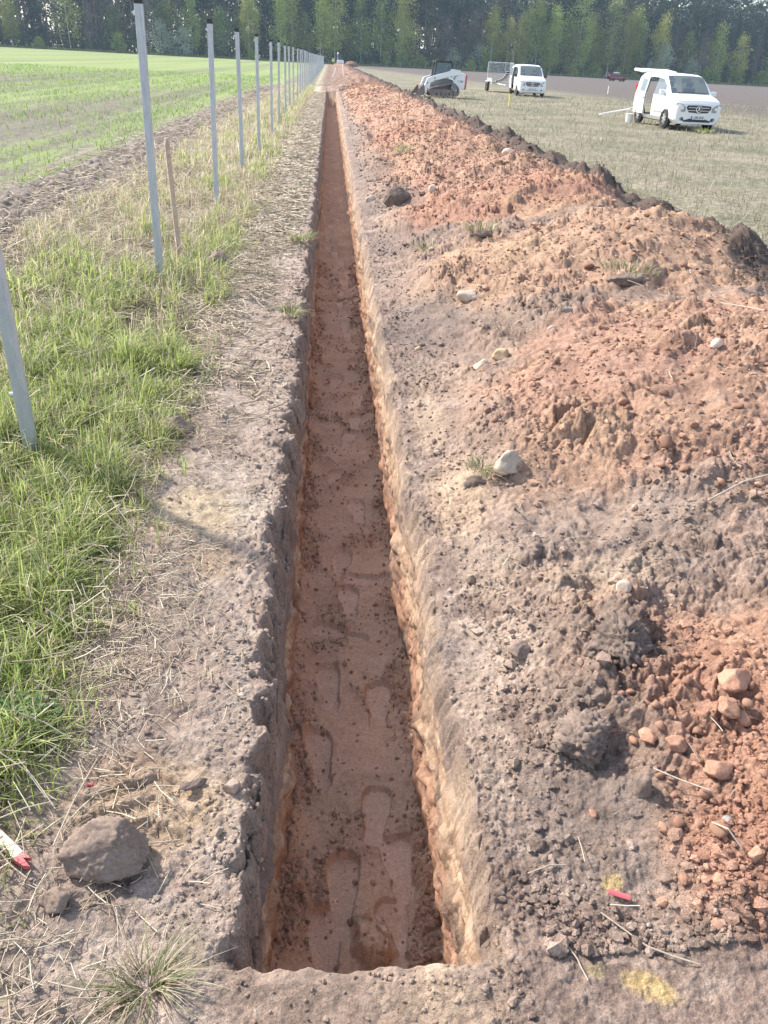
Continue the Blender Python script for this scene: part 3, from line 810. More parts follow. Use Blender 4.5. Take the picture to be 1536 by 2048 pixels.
big('earth_clod', 'dark topsoil slab lying on the heap flank near small pale stones, far up the trench', 'clod', (.86, 10.9), (.20, .13, .15), M_MOIST, 16, .3, .25, 5, .12, .05, 9, (-.3, 0))
big('earth_clod', 'small black clod beside the red plastic scrap in front of the trench', 'clod', (.545, 1.33), (.022, .02, .018), M_MOIST, 17, .3, .2, 4)
big('earth_clod', 'grey clod between two pale patches right of the trench lip', 'clod', (.63, 2.02), (.045, .035, .028), M_TOP, 18, 1.3, .2, 4)
big('stone', 'large cream boulder beside a grass sod on the heap flank', 'stone', (.80, 3.16), (.088, .07, .085), M_STONE, 21, .4, .22, 4, .12, .02, 5)
big('stone', 'white speckled round stone alone in grey soil at mid heap', 'stone', (1.03, 2.24), (.034, .034, .034), M_STONE, 22, 0, .25, 4, .06, .02, 2)
big('stone', 'ochre yellow stone with a pinkish stone at its left side', 'stone', (1.08, 4.75), (.085, .07, .065), M_TAN, 23, .4, .25, 4, .12, .02, 5)
big('stone', 'pinkish tan stone touching the ochre yellow stone', 'stone', (.93, 4.62), (.07, .06, .06), M_STONE, 24, .9, .3, 4, .12, .02, 5)
big('stone', 'pale oval stone at the dark valley foot of the big red fan', 'stone', (1.42, 4.95), (.042, .03, .03), M_STONE, 25, .4, .25, 3, .08, .02, 2)
big('stone', 'pinkish stone poking out of the middle of the big red fan', 'stone', (1.98, 3.9), (.045, .04, .04), M_STONE, 26, .4, .25, 3, .08, .02, 3)
big('stone', 'small white pebble on the red fan near the right frame edge', 'stone', (2.12, 3.35), (.022, .02, .02), M_STONE, 27, .4, .25, 3, .08, .02, 2)
big('stone', 'flat grey stone behind the pale oval stone in the valley', 'stone', (1.55, 5.1), (.055, .04, .03), M_GREY, 28, .4, .25, 3)
big('stone', 'pale boulder half buried beside dark soil on the second red mound', 'stone', (1.05, 6.0), (.12, .09, .07), M_STONE, 29, .4, .3, 4)
big('stone', 'white boulder on the crest of the heap far up the trench', 'stone', (2.55, 12.4), (.12, .09, .07), M_STONE, 30, .4, .3, 4)
big('stone', 'upright tan oval stone in the red face near the heap crest', 'stone', (2.95, 13.6), (.08, .05, .13), M_TAN, 31, .2, .3, 4)
big('stone', 'pale stone left of the dark topsoil slab on the heap flank', 'stone', (.58, 11.6), (.09, .08, .08), M_STONE, 32, .2, .3, 4)
big('stone', 'pale stone just behind the dark topsoil slab on the heap flank', 'stone', (1.05, 11.5), (.09, .08, .08), M_STONE, 33, 1.2, .3, 4)
big('stone', 'round pale stone right of the dark topsoil slab on the heap flank', 'stone', (1.3, 10.8), (.07, .06, .07), M_STONE, 34, 2.2, .3, 4)
big('stone', 'small orange pebble low on the dark right lip of the trench', 'stone', (.62, 5.2), (.04, .03, .03), M_TAN, 35, .2, .3, 3)
big('stone', 'grey flat stone among red lumps at the lower right edge', 'stone', (1.0, 1.31), (.024, .018, .016), M_GREY, 36, 1.0, .2, 3)

# bigger lumps of red clay at the lower right, each placed by hand
LUMPS = [(1.03, 1.45, .045, 'broad flat red clay lump at the middle of the lower right pile'), (.905, 1.60, .034, 'upright orange clay lump at the left edge of the lower right pile'),
         (.955, 1.545, .036, 'rounded orange clay lump beside the upright orange one'), (1.18, 1.72, .055, 'largest tan clay slab at the right frame edge above the red lumps'),
         (1.12, 1.62, .042, 'pinkish wedge of clay under the largest tan slab'), (.80, 1.155, .020, 'reddish lump at the foot of the pile near the red plastic'),
         (.87, 1.13, .021, 'pale pink lump in the lowest row of the pile'), (.895, 1.085, .018, 'orange lump at the very bottom of the lower right pile'),
         (.86, 1.19, .020, 'brick red lump above the pale pink lowest lump'), (.93, 1.17, .024, 'square red lump at the bottom right of the pile'), (1.02, 1.20, .024, 'dark red slab leaning in a hollow of the pile'),
         (.70, 1.40, .016, 'single orange lump alone in grey soil left of the pile')]
for k, (x, y, s, lab) in enumerate(LUMPS):
    big('clay_lump', lab, 'clay lump', (x, y), (s, s * .8, s * .62), M_RED, 100 + k, k * 1.3, .30, 4, .12, .06, 14, (.1 * (k % 3), .1 * (k % 2)), ang=35)

# the many lumps: twelve shapes, copied
protos = []
for k in range(12):
    me_o = bm_obj('clay_lump', rock_bm(2, 200 + k, (1, random.uniform(.65, .9), random.uniform(.5, .75)), .18, 8, 0), M_RED, None, True, 30)
    protos.append(me_o)
def red_ok(x, y):
    h1, h2, cid = heap_parts(np.array([x]), np.array([y]))
    return (h1[0] - h2[0] > .03 and h1[0] > .09 and x > .8 and x < 3.3)
n_ind = 0; used = [False] * 12
spots = []
while len(spots) < 120:
    x = 1.15 + random.gauss(0, .28); y = 1.5 + random.gauss(0, .26)
    if x > .80 and 1.08 < y < 2.2 and (x - .8) * 1.2 > (y - 1.75) * .6: spots.append((x, y, random.uniform(.008, .021) * (1 + .5 * (random.random() < .15))))
while len(spots) < 272:
    y = random.uniform(2.3, 7.0); x = random.uniform(.8, min(3.2, .9 + .45 * y))
    if red_ok(x, y): spots.append((x, y, random.uniform(.012, .030) * (1 + .6 * (random.random() < .1))))
xs_ = np.array([s[0] for s in spots]); ys_ = np.array([s[1] for s in spots]); zs_ = ground_z(xs_, ys_)
for k, (x, y, s) in enumerate(spots):
    j = k % 12
    o = protos[j] if not used[j] else protos[j].copy()
    if used[j]: COL.objects.link(o)
    used[j] = True
    o.location = (x, y, zs_[k] + s * .25); o.scale = (s, s, s); o.rotation_euler = (random.uniform(-.4, .4), random.uniform(-.4, .4), random.uniform(0, 6.28))
    near = y < 2.25
    tag(o, 'small angular lump of red clay in the lower right pile of lumps' if near else 'small angular lump of red clay scattered over the middle red fans of the heap', 'clay lump',
        'red clay lumps of the lower right pile' if near else 'red clay lumps on the middle fans')

# crumbs nobody could count: three joined scatters
def crumbs(name, P, S, Cc, kind_seed):
    n = len(P)
    ico = bmesh.new(); bmesh.ops.create_icosphere(ico, subdivisions=1, radius=1.0)
    base = np.array([v.co[:] for v in ico.verts]); T = np.array([[v.index for v in f.verts] for f in ico.faces]); ico.free()
    r = np.random.default_rng(kind_seed)
    nv = len(base)
    V = base[None] * (1 + r.uniform(-.38, .38, (n, nv, 1)))
    V = V * r.uniform(.6, 1.0, (n, 1, 3)) * np.array([1, 1, .72])
    a = r.uniform(0, 6.283, n); c, s = np.cos(a)[:, None], np.sin(a)[:, None]
    X = V[..., 0] * c - V[..., 1] * s; Yv = V[..., 0] * s + V[..., 1] * c
    V = np.stack([X, Yv, V[..., 2]], -1) * S[:, None, None] + P[:, None, :]
    F = (T[None] + (np.arange(n) * nv)[:, None, None]).reshape(-1, 3)
    C = np.repeat(Cc, nv, 0)
    return mesh_from(name, V.reshape(-1, 3), None, F, SOIL, C, smooth=False)

def scatter(n, x0, x1, y0, y1, fan=None, ypow=2.0):
    y = y0 + (y1 - y0) * rng.random(n) ** ypow
    if fan: x = x0 + (np.minimum(x1, fan[0] + fan[1] * y) - x0) * rng.random(n)
    else: x = x0 + (x1 - x0) * rng.random(n)
    return x, y
# on the heap
x, y = scatter(60000, .5, 4.2, 1.05, 20, (.75, .62), 2.4)
h1, h2, cid = heap_parts(x, y)
w = fbm(x * 1.9, y * 1.9, 300, 3)
keep = rng.random(len(x)) < np.clip(.35 + 1.6 * w + .5 * (h1 > .12), .05, 1)
x, y = x[keep], y[keep]
size = np.clip(rng.lognormal(0, .62, len(x)) * .0040, .002, .024) * (1 + .09 * np.clip(y - 1, 0, 9))
x_l, y_l = scatter(1500, .40, .66, 1.1, 9, None, 1.6); x = np.concatenate([x, x_l]); y = np.concatenate([y, y_l]); size = np.concatenate([size, np.clip(rng.lognormal(0, .6, 1500) * .0045, .0025, .016) * (1 + .06 * (y_l - 1))])
x_f, y_f = scatter(34000, .55, 4.2, 11, 58, None, 1.3); hf = heap_parts(x_f, y_f)[0]; kf_ = rng.random(len(x_f)) < .35 + .5 * (hf > .1)
x_f, y_f = x_f[kf_], y_f[kf_]; sf_ = np.clip(rng.lognormal(0, .5, len(x_f)) * .014, .006, .07) * (.6 + .02 * y_f)
x = np.concatenate([x, x_f]); y = np.concatenate([y, y_f]); size = np.concatenate([size, sf_])
S_ = surf(x, y, np.where(y > 11, .03, .006)); col = surf_color(x, y, S_[0], S_) * rng.uniform(.9, 1.45, (len(x), 1))
tag(crumbs('heap_crumbs', np.stack([x, y, S_[0] + size * .3], -1), size, np.clip(col, .02, .8), 1), 'crumbs of red and grey soil strewn over the heap', 'soil crumbs', kind='stuff')
# on the bare strip and lips
x, y = scatter(26000, -1.0, .45, .82, 9, None, 2.6)
w = fbm(x * 3, y * 3, 301, 3)
keep = (rng.random(len(x)) < np.clip(.16 + 1.5 * w + .9 * (x > -.33), .03, 1) * (.15 + .85 * ss(1.0, 1.25, y + .25 * np.abs(x + .1)))) & ((x < -.14) | (y < 1.03))
x, y = x[keep], y[keep]
size = np.clip(rng.lognormal(0, .55, len(x)) * .0038, .002, .016) * (1 + .09 * np.clip(y - 1, 0, 9))
S_ = surf(x, y, np.full(x.shape, .006)); col = surf_color(x, y, S_[0], S_) * rng.uniform(.9, 1.4, (len(x), 1))
tag(crumbs('strip_crumbs', np.stack([x, y, S_[0] + size * .3], -1), size, np.clip(col, .02, .8), 2), 'crumbs of grey topsoil on the bare strip left of the trench', 'soil crumbs', kind='stuff')
# on the trench floor
x, y = scatter(30000, -.13, .37, 1.08, 11, None, 2.0)
_, xl_, xr_, *_q = lips(x, y)
zf_, cr_, fm_ = trench_floor(x, y, xl_, xr_, np.full(x.shape, .006))
keep = rng.random(len(x)) < cr_ ** 1.5 * .9 + .03
x, y, zf_ = x[keep], y[keep], zf_[keep]
size = np.clip(rng.lognormal(0, .5, len(x)) * .0042, .002, .014) * (1 + .08 * np.clip(y - 1, 0, 9))
col = np.array([.47, .30, .22]) * rng.uniform(.75, 1.3, (len(x), 1))
tag(crumbs('trench_crumbs', np.stack([x, y, zf_ + size * .3], -1), size, col, 3), 'crumbs of reddish earth on the trench floor', 'soil crumbs', kind='stuff')

# ------------------------------------------------------------------ grass, straw, stems
M_BLADE = leaf_material('grass_blade', transl=.52, rough=.45)
M_STRAW = leaf_material('straw', transl=.15, rough=.6)

def blades(name, P, H, W, az, lean, C, mat, parent=None, tipc=1.15):
    n = len(P)
    t = np.array([0, .42, .78, 1.0]); k = len(t)
    d = np.stack([np.cos(az), np.sin(az), 0 * az], -1)
    sd = np.stack([-np.sin(az), np.cos(az), 0 * az], -1)
    tw = rng.uniform(-.9, .9, n)
    sd = sd * np.cos(tw)[:, None] + d * np.sin(tw)[:, None]
    V = []; Cc = []
    wt = np.array([1, .9, .55, 0])
    for i in range(k):
        hor = H * lean * t[i] ** 1.9; up = H * (t[i] - .38 * np.minimum(lean, 1.4) * t[i] ** 2.4)
        c = P + d * hor[:, None] + np.array([0, 0, 1.0]) * up[:, None]
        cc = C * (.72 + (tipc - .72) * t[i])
        if i < 3:
            V += [c - sd * (W * wt[i] / 2)[:, None], c + sd * (W * wt[i] / 2)[:, None]]; Cc += [cc, cc]
        else:
            V.append(c); Cc.append(cc)
    V = np.stack(V, 1); Cc = np.stack(Cc, 1)
    o = (np.arange(n) * 7)[:, None]
    Q = np.concatenate([o + np.array([0, 1, 3, 2]), o + np.array([2, 3, 5, 4])]); T = o + np.array([4, 5, 6])
    return mesh_from(name, V.reshape(-1, 3), Q, T, mat, np.clip(Cc.reshape(-1, 3), .01, .9), True, parent)

def lying(name, P, L, W, az, tilt, C, mat, parent=None):
    """straws: three-sided slightly kinked rods"""
    n = len(P)
    d = np.stack([np.cos(az), np.sin(az), 0 * az], -1); s = np.stack([-np.sin(az), np.cos(az), 0 * az], -1); u = np.array([0, 0, 1.0])
    kink = rng.uniform(-.12, .12, n); V = []
    for i, t in enumerate((-.5, .05, .5)):
        c = P + d * (L * t)[:, None] + s * (L * kink * (.5 - abs(t)) * 1.5)[:, None] + u * (L * t * tilt + np.abs(L * tilt) * .5)[:, None]
        for a in (0, 2.094, 4.189):
            V.append(c + (s * math.cos(a) + u * math.sin(a)) * (W / 2)[:, None])
    V = np.stack(V, 1); o = (np.arange(n) * 9)[:, None]
    Q = []
    for r_ in (0, 3):
        for a in range(3):
            b_ = (a + 1) % 3
            Q.append(o + np.array([r_ + a, r_ + b_, r_ + 3 + b_, r_ + 3 + a]))
    Q = np.concatenate(Q)
    return mesh_from(name, V.reshape(-1, 3), Q, None, mat, np.clip(np.repeat(C, 9, 0), .01, .9), True, parent)

def pick(cols, n):
    c = np.array(cols)[rng.integers(0, len(cols), n)]
    return c * rng.uniform(.75, 1.25, (n, 1))
GREENS = [(.35, .42, .13), (.43, .49, .16), (.27, .35, .11), (.19, .26, .09), (.46, .49, .23)]
DRY = [(.60, .52, .38), (.68, .61, .48), (.52, .43, .32), (.46, .35, .27)]
STRAW = [(.56, .48, .36), (.66, .59, .46), (.48, .40, .30), (.40, .32, .235)]

def verge(n, y0, y1, pw, hs, ws):
    y = y0 + (y1 - y0) * rng.random(n) ** pw
    x = rng.uniform(-3.1, -.62, n)
    x = np.where(y < 3.2, np.maximum(x, -.6 - .95 * y) + 0 * x, x)
    ed = -.74 + .20 * fbm(y * 1.5, y * 0, 310, 3) + .10 * noise2(y * 5, x * 3, 314) - .10 * ss(5, 8, y) - .05 * (y > 12)
    g = fbm(x * 1.5, y * .8, 311, 3) + .55 * fbm(x * 5, y * 4, 312, 2)
    lush = ss(7.5, 4.0, y) * .28 - .10 * ss(6.5, 9.5, y) + .10 * ss(-1.9, -1.2, x) - .30 * ss(-2.2, -2.9, x) + .12 * ss(2.6, 1.6, y)
    dens = np.clip(.22 + 1.9 * (g + lush) + .55 * ss(6, 9.5, y), .04, 1) * np.maximum(1 - ss(-.14, .05, x - ed), .35 * (1 - ss(.05, .32, x - ed)) * (noise2(x * 9, y * 9, 316) > .28))
    keep = rng.random(n) < dens
    x, y, g, lush, ed = x[keep], y[keep], g[keep], lush[keep], ed[keep]
    n = len(x)
    isg = rng.random(n) < np.clip(.30 + 1.7 * (g + lush) - .17 * ss(6, 14, y), .12, .84)
    C = np.where(isg[:, None], pick(GREENS, n), pick(DRY, n))
    tuft = .35 + 1.25 * np.clip(.5 + 1.2 * fbm(x * 5.5, y * 5.5, 313, 2), 0, 1)
    H = hs * rng.uniform(.45, 1.1, n) * tuft * np.where(isg, 1, .95) * (1 - .45 * ss(-.25, 0, x - ed)) * (1 + .25 * lush)
    W = ws * rng.uniform(.6, 1.3, n) * np.where(isg, 1.0, .6)
    az = rng.normal(-.6, 1.6, n); lean = np.abs(rng.normal(.6, .45, n)) * np.where(isg, 1, .7)
    z = ground_z(x, y) - .005
    return np.stack([x, y, z], -1), H, W, az, lean, C
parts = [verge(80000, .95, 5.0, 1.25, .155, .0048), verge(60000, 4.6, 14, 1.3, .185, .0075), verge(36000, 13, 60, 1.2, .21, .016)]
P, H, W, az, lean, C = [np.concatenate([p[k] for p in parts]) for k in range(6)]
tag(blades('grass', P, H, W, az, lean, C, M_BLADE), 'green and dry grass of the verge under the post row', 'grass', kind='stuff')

# mown straw lying along the edge of the grass and over the strip
def straws(n, y0, y1, pw, L, W):
    y = y0 + (y1 - y0) * rng.random(n) ** pw
    x = -.70 + rng.normal(0, .22, n) - .12 * (rng.random(n) < .4)
    th = ss(6.5, 10, y)
    x = np.where(rng.random(n) < .75 * th, rng.uniform(-1.05, -.28, n), x)
    w = fbm(x * 2.5, y * 1.6, 320, 3)
    keep = (rng.random(n) < np.clip(.5 + 1.4 * w + .35 * th, .05, 1)) & (x < -.24) & (x > -1.9)
    x, y = x[keep], y[keep]; n = len(x)
    z = ground_z(x, y) + rng.uniform(.001, .018, n)
    return np.stack([x, y, z], -1), L * rng.uniform(.35, 1.3, n), W * rng.uniform(.6, 1.3, n), rng.uniform(0, 6.283, n), rng.normal(0, .10, n), pick(STRAW, n)
parts = [straws(7500, .9, 4.5, 1.1, .075, .0027), straws(12000, 4, 14, 1.2, .11, .006), straws(16000, 9, 50, 1.1, .16, .014)]
P, L_, W, az, tilt, C = [np.concatenate([p[k] for p in parts]) for k in range(6)]
tag(lying('straw_litter', P, L_, W, az, tilt, C, M_STRAW), 'pale dry straw littered along the grass edge', 'straw', kind='stuff')
x = rng.uniform(-3.0, -.7, 9000); y = 1 + 13 * rng.random(9000) ** 1.3; k_ = x > -.6 - .95 * y; x, y = x[k_], y[k_]; n = len(x)
tag(lying('fallen_stems', np.stack([x, y, ground_z(x, y) + rng.uniform(.004, .07, n)], -1), rng.uniform(.05, .20, n), rng.uniform(.002, .004, n) * (1 + .12 * y), rng.uniform(0, 6.28, n), rng.normal(0, .35, n), pick(STRAW + DRY, n), M_STRAW), 'fallen dry stems lying in the verge grass', 'straw', kind='stuff')
# straw bits on the heap and the near ground
x, y = scatter(420, .45, 3.6, 1.0, 9, (.7, .6), 1.8); w = fbm(x * 1.4, y * 1.4, 321, 2); k_ = rng.random(len(x)) < np.clip(.25 + 1.5 * w, .03, 1) * ss(1.1, 1.9, y + .1); x, y = x[k_], y[k_]; n = len(x)
tag(lying('straw_bits', np.stack([x, y, ground_z(x, y) + .012], -1), rng.uniform(.02, .09, n) * (1 + .12 * y), rng.uniform(.0016, .0030, n) * (1 + .15 * y), rng.uniform(0, 6.28, n), rng.normal(0, .18, n), pick(STRAW, n), M_STRAW), 'stray straws on the soil heap', 'straw', kind='stuff')

# dead stems and stubble of the fallow on the right
n = 95000; y = 6.5 + 60 * rng.random(n) ** 1.25; x = 4.2 + (2.5 + .75 * y - 2) * rng.random(n)
w = fbm(x * .7, y * .7, 330, 3) + .4 * fbm(x * 3, y * 3, 331, 2)
k_ = rng.random(n) < np.clip(.45 + 1.1 * w, .05, 1); x, y, w = x[k_], y[k_], w[k_]; n = len(x)
isg = rng.random(n) < np.clip(.10 + .7 * w, .02, .6)
C = np.where(isg[:, None], pick([(.20, .26, .09), (.26, .29, .12), (.30, .32, .16)], n), pick([(.40, .365, .285), (.32, .285, .22), (.49, .45, .37), (.26, .22, .18)], n))
sc_ = 1 + .03 * y
tag(blades('stubble', np.stack([x, y, ground_z(x, y) - .02], -1), rng.uniform(.05, .16, n) * (1 + .010 * y), rng.uniform(.004, .009, n) * sc_, rng.uniform(0, 6.28, n), np.abs(rng.normal(.6, .5, n)), C, M_BLADE),
    'dry stubble and weeds of the fallow field right of the heap', 'stubble', kind='stuff')
# seedlings of the sown field, in drilled rows
n = 95000; y = 5 + 75 * rng.random(n) ** 1.5; row = np.floor(rng.random(n) * (6 + .9 * y) / .13); x = -4.15 - row * .13 + rng.normal(0, .018, n)
w = fbm(x * .5, y * .18, 340, 3); k_ = rng.random(n) < np.clip(.45 + 1.3 * w + .3 * ss(10, 40, y), .08, 1) * ss(-3.85, -4.2, x); x, y = x[k_], y[k_]; n = len(x)
tag(blades('seedlings', np.stack([x, y, np.full(n, -.03)], -1), rng.uniform(.06, .13, n) * (1 + .006 * y), rng.uniform(.005, .009, n) * (1 + .04 * y), rng.uniform(0, 6.28, n), np.abs(rng.normal(.5, .4, n)), pick([(.20, .33, .07), (.27, .40, .09), (.15, .27, .06)], n), M_BLADE),
    'young green seedlings in rows on the sown field', 'crop', kind='stuff')
# straw and clods turned up along the furrow between verge and crop
n = 9000; y = 5 + 50 * rng.random(n) ** 1.3; x = rng.normal(-3.45, .40, n); k_ = rng.random(n) < np.clip(.5 + 1.5 * fbm(x * 2, y * 1.2, 345, 2), .05, 1); x, y = x[k_], y[k_]; n = len(x)
tag(lying('furrow_straw', np.stack([x, y, ground_z(x, y) + .02], -1), rng.uniform(.06, .22, n), rng.uniform(.005, .010, n) * (1 + .03 * y), rng.uniform(0, 6.28, n), rng.normal(0, .2, n), pick(STRAW, n), M_STRAW), 'old straw turned up along the furrow', 'straw', kind='stuff')

# single tufts, each a thing
def tuft(name, label, xy, n, r, h, w, greens, dry=.3, lift=0.0, soil=None, cat='grass tuft', lean=.8):
    root = empty(name, (xy[0], xy[1], float(ground_z(xy[0], xy[1])[0]) + lift))
    n = int(n * .55); a = rng.uniform(0, 6.283, n); q = 1.25 * r * rng.random(n) ** .6
    cl = rng.uniform(0, 6.283, 5)[rng.integers(0, 5, n)]; a = np.where(rng.random(n) < .6, cl + rng.normal(0, .35, n), a)
    C = np.where((rng.random(n) < dry + .18)[:, None], pick(DRY, n), pick(greens, n) * .8)
    lean = lean + .35
    blades('blades', np.stack([q * np.cos(a), q * np.sin(a), 0 * q - .004], -1), h * rng.uniform(.5, 1.15, n), w * rng.uniform(.6, 1.2, n), a + rng.normal(0, .6, n), np.abs(rng.normal(lean, .4, n)), C, M_BLADE, root)
    if soil:
        bm = rock_bm(4, int(xy[0] * 97) & 255, soil, .2, 4, .10)
        o = bm_obj('sod', bm, M_MOIST, root, True, 60)
        o.location = (0, 0, -soil[2] * .72 - lift)
    return tag(root, label, cat)
G2 = [(.22, .30, .10), (.30, .36, .14), (.17, .24, .07)]
tuft('grass_tuft', 'uprooted tuft of pale grass on bare soil at the lower left', (-.355, 1.0), 420, .035, .085, .0026, G2, .45, 0, None, lean=1.0)
tuft('grass_tuft', 'sod of grass beside the cream boulder on the heap', (.69, 3.17), 260, .055, .07, .004, G2, .3, .05, (.075, .06, .05))
tuft('grass_tuft', 'green sod hanging over the left trench lip with dark soil below', (-.27, 5.95), 260, .07, .10, .006, GREENS, .3, .03, (.09, .09, .07))
tuft('grass_tuft', 'green sod on the left trench lip above a dark undercut, farther up', (-.27, 8.75), 260, .10, .11, .008, GREENS, .2, .04, (.14, .14, .10))
tuft('grass_tuft', 'greenish sod in the dark valley between two red mounds at the right', (2.15, 5.75), 300, .16, .09, .006, G2, .3, .02, (.16, .10, .05))
tuft('grass_tuft', 'sod of grass on the dark soil of the second valley', (1.45, 7.9), 220, .13, .10, .008, G2, .3, .02, (.13, .09, .05))
tuft('grass_tuft', 'small grass sod low on the dark soil near the trench', (.95, 8.0), 200, .11, .10, .008, G2, .3, .02, (.1, .09, .05))
tuft('grass_tuft', 'yellow green tuft on the red heap flank far up the trench', (1.25, 15.0), 200, .18, .16, .014, GREENS, .35, .02, (.15, .12, .06))
tuft('grass_tuft', 'pale bundle of dry grass stalks in the dark valley behind the ochre stone', (1.15, 5.1), 90, .08, .14, .004, DRY, 1.0, 0, None, lean=1.4)
tuft('grass_tuft', 'bright yellow green weed in the stubble before the white vans', (13.4, 31.2), 220, .22, .22, .03, [(.35, .42, .08), (.28, .36, .07)], .1)
# leafy weed at the left frame edge
root = empty('leafy_weed', (-.83, 1.72, float(ground_z(-.83, 1.72)[0])))
V = []; Q = []; C = []
for k in range(330):
    a = random.uniform(0, 6.28); q = .10 * math.sqrt(random.random()); c = Vector((q * math.cos(a), q * math.sin(a), random.uniform(.01, .13) * (1 - q * 4)))
    l = random.uniform(.010, .022); d = Vector((math.cos(a + random.uniform(-1, 1)), math.sin(a + random.uniform(-1, 1)), random.uniform(-.3, .6))).normalized(); s = d.cross(Vector((0, 0, 1))).normalized() * l * .32
    o_ = len(V); V += [c, c + d * l * .55 + s, c + d * l, c + d * l * .55 - s]; Q.append((o_, o_ + 1, o_ + 2, o_ + 3)); C += [np.array((.085, .17, .055)) * random.uniform(.7, 1.5)] * 4
mesh_from('leaves', V, Q, None, M_BLADE, np.array(C), True, root)
mb = MB()
for k in range(9):
    a = k * .7; mb.tube([(0, 0, 0), (.03 * math.cos(a), .03 * math.sin(a), .06), (.06 * math.cos(a), .06 * math.sin(a), .11)], [.002, .0016, .001], 5)
mb.build('stems', M_BLADE, root)
mstem = paint('weed_stem', (.12, .17, .06), .6); root.children[-1].data.materials[0] = mstem
tag(root, 'dark green leafy weed at the left frame edge beside straw', 'weed')

# sticks and stalks lying on the ground, each a thing
M_STICK = paint('dry_stalk', (.42, .35, .28), .8, 0, .25, 60)
def stalk(label, pts, r):
    path = []
    for (x, y, dz) in pts: path.append((x, y, float(ground_z(x, y)[0]) + dz))
    o = MB().tube(path, r * .68, 6).build('dry_stalk', M_STICK, None, True)
    tag(o, label, 'stalk')
stalk('long straight stalk on grey soil right of the red plastic scrap', [(.645, 1.135, .008), (.73, 1.06, .010), (.775, 1.03, .014), (.83, 1.01, .006)], .0028)
stalk('shorter kinked stalk on bare soil in front of the trench corner', [(.535, 1.09, .006), (.565, 1.035, .010), (.567, 1.015, .012), (.575, .985, .008)], .0024)
stalk('pale double stalk across red lumps at the right', [(.87, 1.475, .03), (.93, 1.425, .034), (.985, 1.385, .03)], .0032)
stalk('thin long twig lying on the grey heap flank at the right edge', [(1.52, 2.74, .03), (1.68, 2.80, .035), (1.85, 2.86, .03)], .006)
stalk('short twig on grey soil between lip and lumps', [(.50, 1.245, .006), (.555, 1.26, .010), (.60, 1.265, .008)], .0022)
stalk('fine root drooping over the left trench wall near the clod', [(-.27, 1.19, .006), (-.22, 1.17, .012), (-.17, 1.155, .01)], .0018)
stalk('bleached straw stem standing across the big left clod', [(-.60, 1.62, .01), (-.615, 1.45, .03), (-.62, 1.30, .04)], .0028)
stalk('dark stick lying crosswise on the trench floor far down', [(.02, 5.02, -.68 - float(ground_z(.02, 5.02)[0])), (.09, 4.85, -.67 - float(ground_z(.09, 4.85)[0]))], .006)
stalk('long stem leaning on the crest of the big red fan', [(2.55, 5.1, .02), (2.62, 4.9, .07), (2.66, 4.75, .03)], .006)
stalk('twisted pale stalk end over a hollow among red lumps', [(.955, 1.30, .02), (.965, 1.25, .05), (.99, 1.215, .02)], .003)

# painted lath and plastic scraps
def lath(pts, w, t, name, label, mats, split):
    a, b = Vector(pts[0]), Vector(pts[1]); d = (b - a); L = d.length; d.normalize()
    s = d.cross(Vector((0, 0, 1))).normalized(); u = s.cross(d)
    M = Matrix(((d.x, s.x, u.x, a.x), (d.y, s.y, u.y, a.y), (d.z, s.z, u.z, a.z), (0, 0, 0, 1)))
    root = empty(name, a); M2 = Matrix.Translation(-a) @ M
    MB().box((L * split / 2, 0, 0), (L * split, w, t), M2).build('shaft', mats[0], root, bevel=.001)
    tip = MB().prism([(L * split, -w / 2), (L * .96, -w / 2), (L * .93, -w * .1), (L, 0), (L * .97, w * .35), (L * .92, w / 2), (L * split, w / 2)], 2, -t / 2, t / 2, M2).build('painted_tip', mats[1], root)
    tag(root, label, 'marker stake')
M_WHITEWOOD = paint('whitewashed_wood', (.66, .56, .44), .75, 0, .15, 40); M_REDP = paint('red_paint', (.62, .13, .14), .45, 0, .12, 50)
z_ = float(ground_z(-.70, 1.32)[0])
lath([(-1.02, 1.56, z_ + .05), (-.665, 1.265, z_ + .018)], .026, .012, 'marker_stake', 'whitewashed wooden marker stake with red painted end in the grass at the lower left', (M_WHITEWOOD, M_REDP), .90)
def scrap(label, xy, l, w, rz, curve=.004):
    mb = MB(); n = 6; prof = [(-w / 2 + w * k / n, curve * math.sin(math.pi * k / n)) for k in range(n + 1)]; prof += [(p[0], p[1] - .0015) for p in reversed(prof)]
    mb.prism(prof, 0, -l / 2, l / 2)
    o = mb.build('plastic_scrap', M_REDP, None, True); o.location = (xy[0], xy[1], float(ground_z(*xy)[0]) + .006); o.rotation_euler = (.05, .06, rz); tag(o, label, 'plastic scrap')
scrap('torn strip of red plastic on the grey soil right of the trench end', (.70, 1.175), .050, .014, -.35)
scrap('tiny red plastic chip on the sandy tyre-marked patch', (-.60, 1.53), .018, .008, .1, .002)
# ------------------------------------------------------------------ fence posts
def galvanised():
    m, nt, b = new_mat('galvanised_steel')
    tc = N(nt, 'ShaderNodeTexCoord')
    mp = N(nt, 'ShaderNodeMapping'); mp.inputs['Scale'].default_value = (1, 1, .15); nt.links.new(tc.outputs['Object'], mp.inputs['Vector'])
    n1 = noise_node(nt, 40, 5, .7, mp.outputs[0]); v = N(nt, 'ShaderNodeTexVoronoi'); v.inputs['Scale'].default_value = 130; nt.links.new(tc.outputs['Object'], v.inputs['Vector'])
    r = ramp(nt, n1.outputs['Fac'], [(.3, (.36, .39, .43)), (.7, (.52, .55, .59))])
    r2 = ramp(nt, v.outputs['Distance'], [(0, .9), (.6, 1.08)])
    nt.links.new(mixc(nt, 1.0, r.outputs['Color'], r2.outputs['Color'], 'MULTIPLY'), b.inputs['Base Color'])
    b.inputs['Metallic'].default_value = .35; b.inputs['Roughness'].default_value = .42
    return m
M_GALV = galvanised()
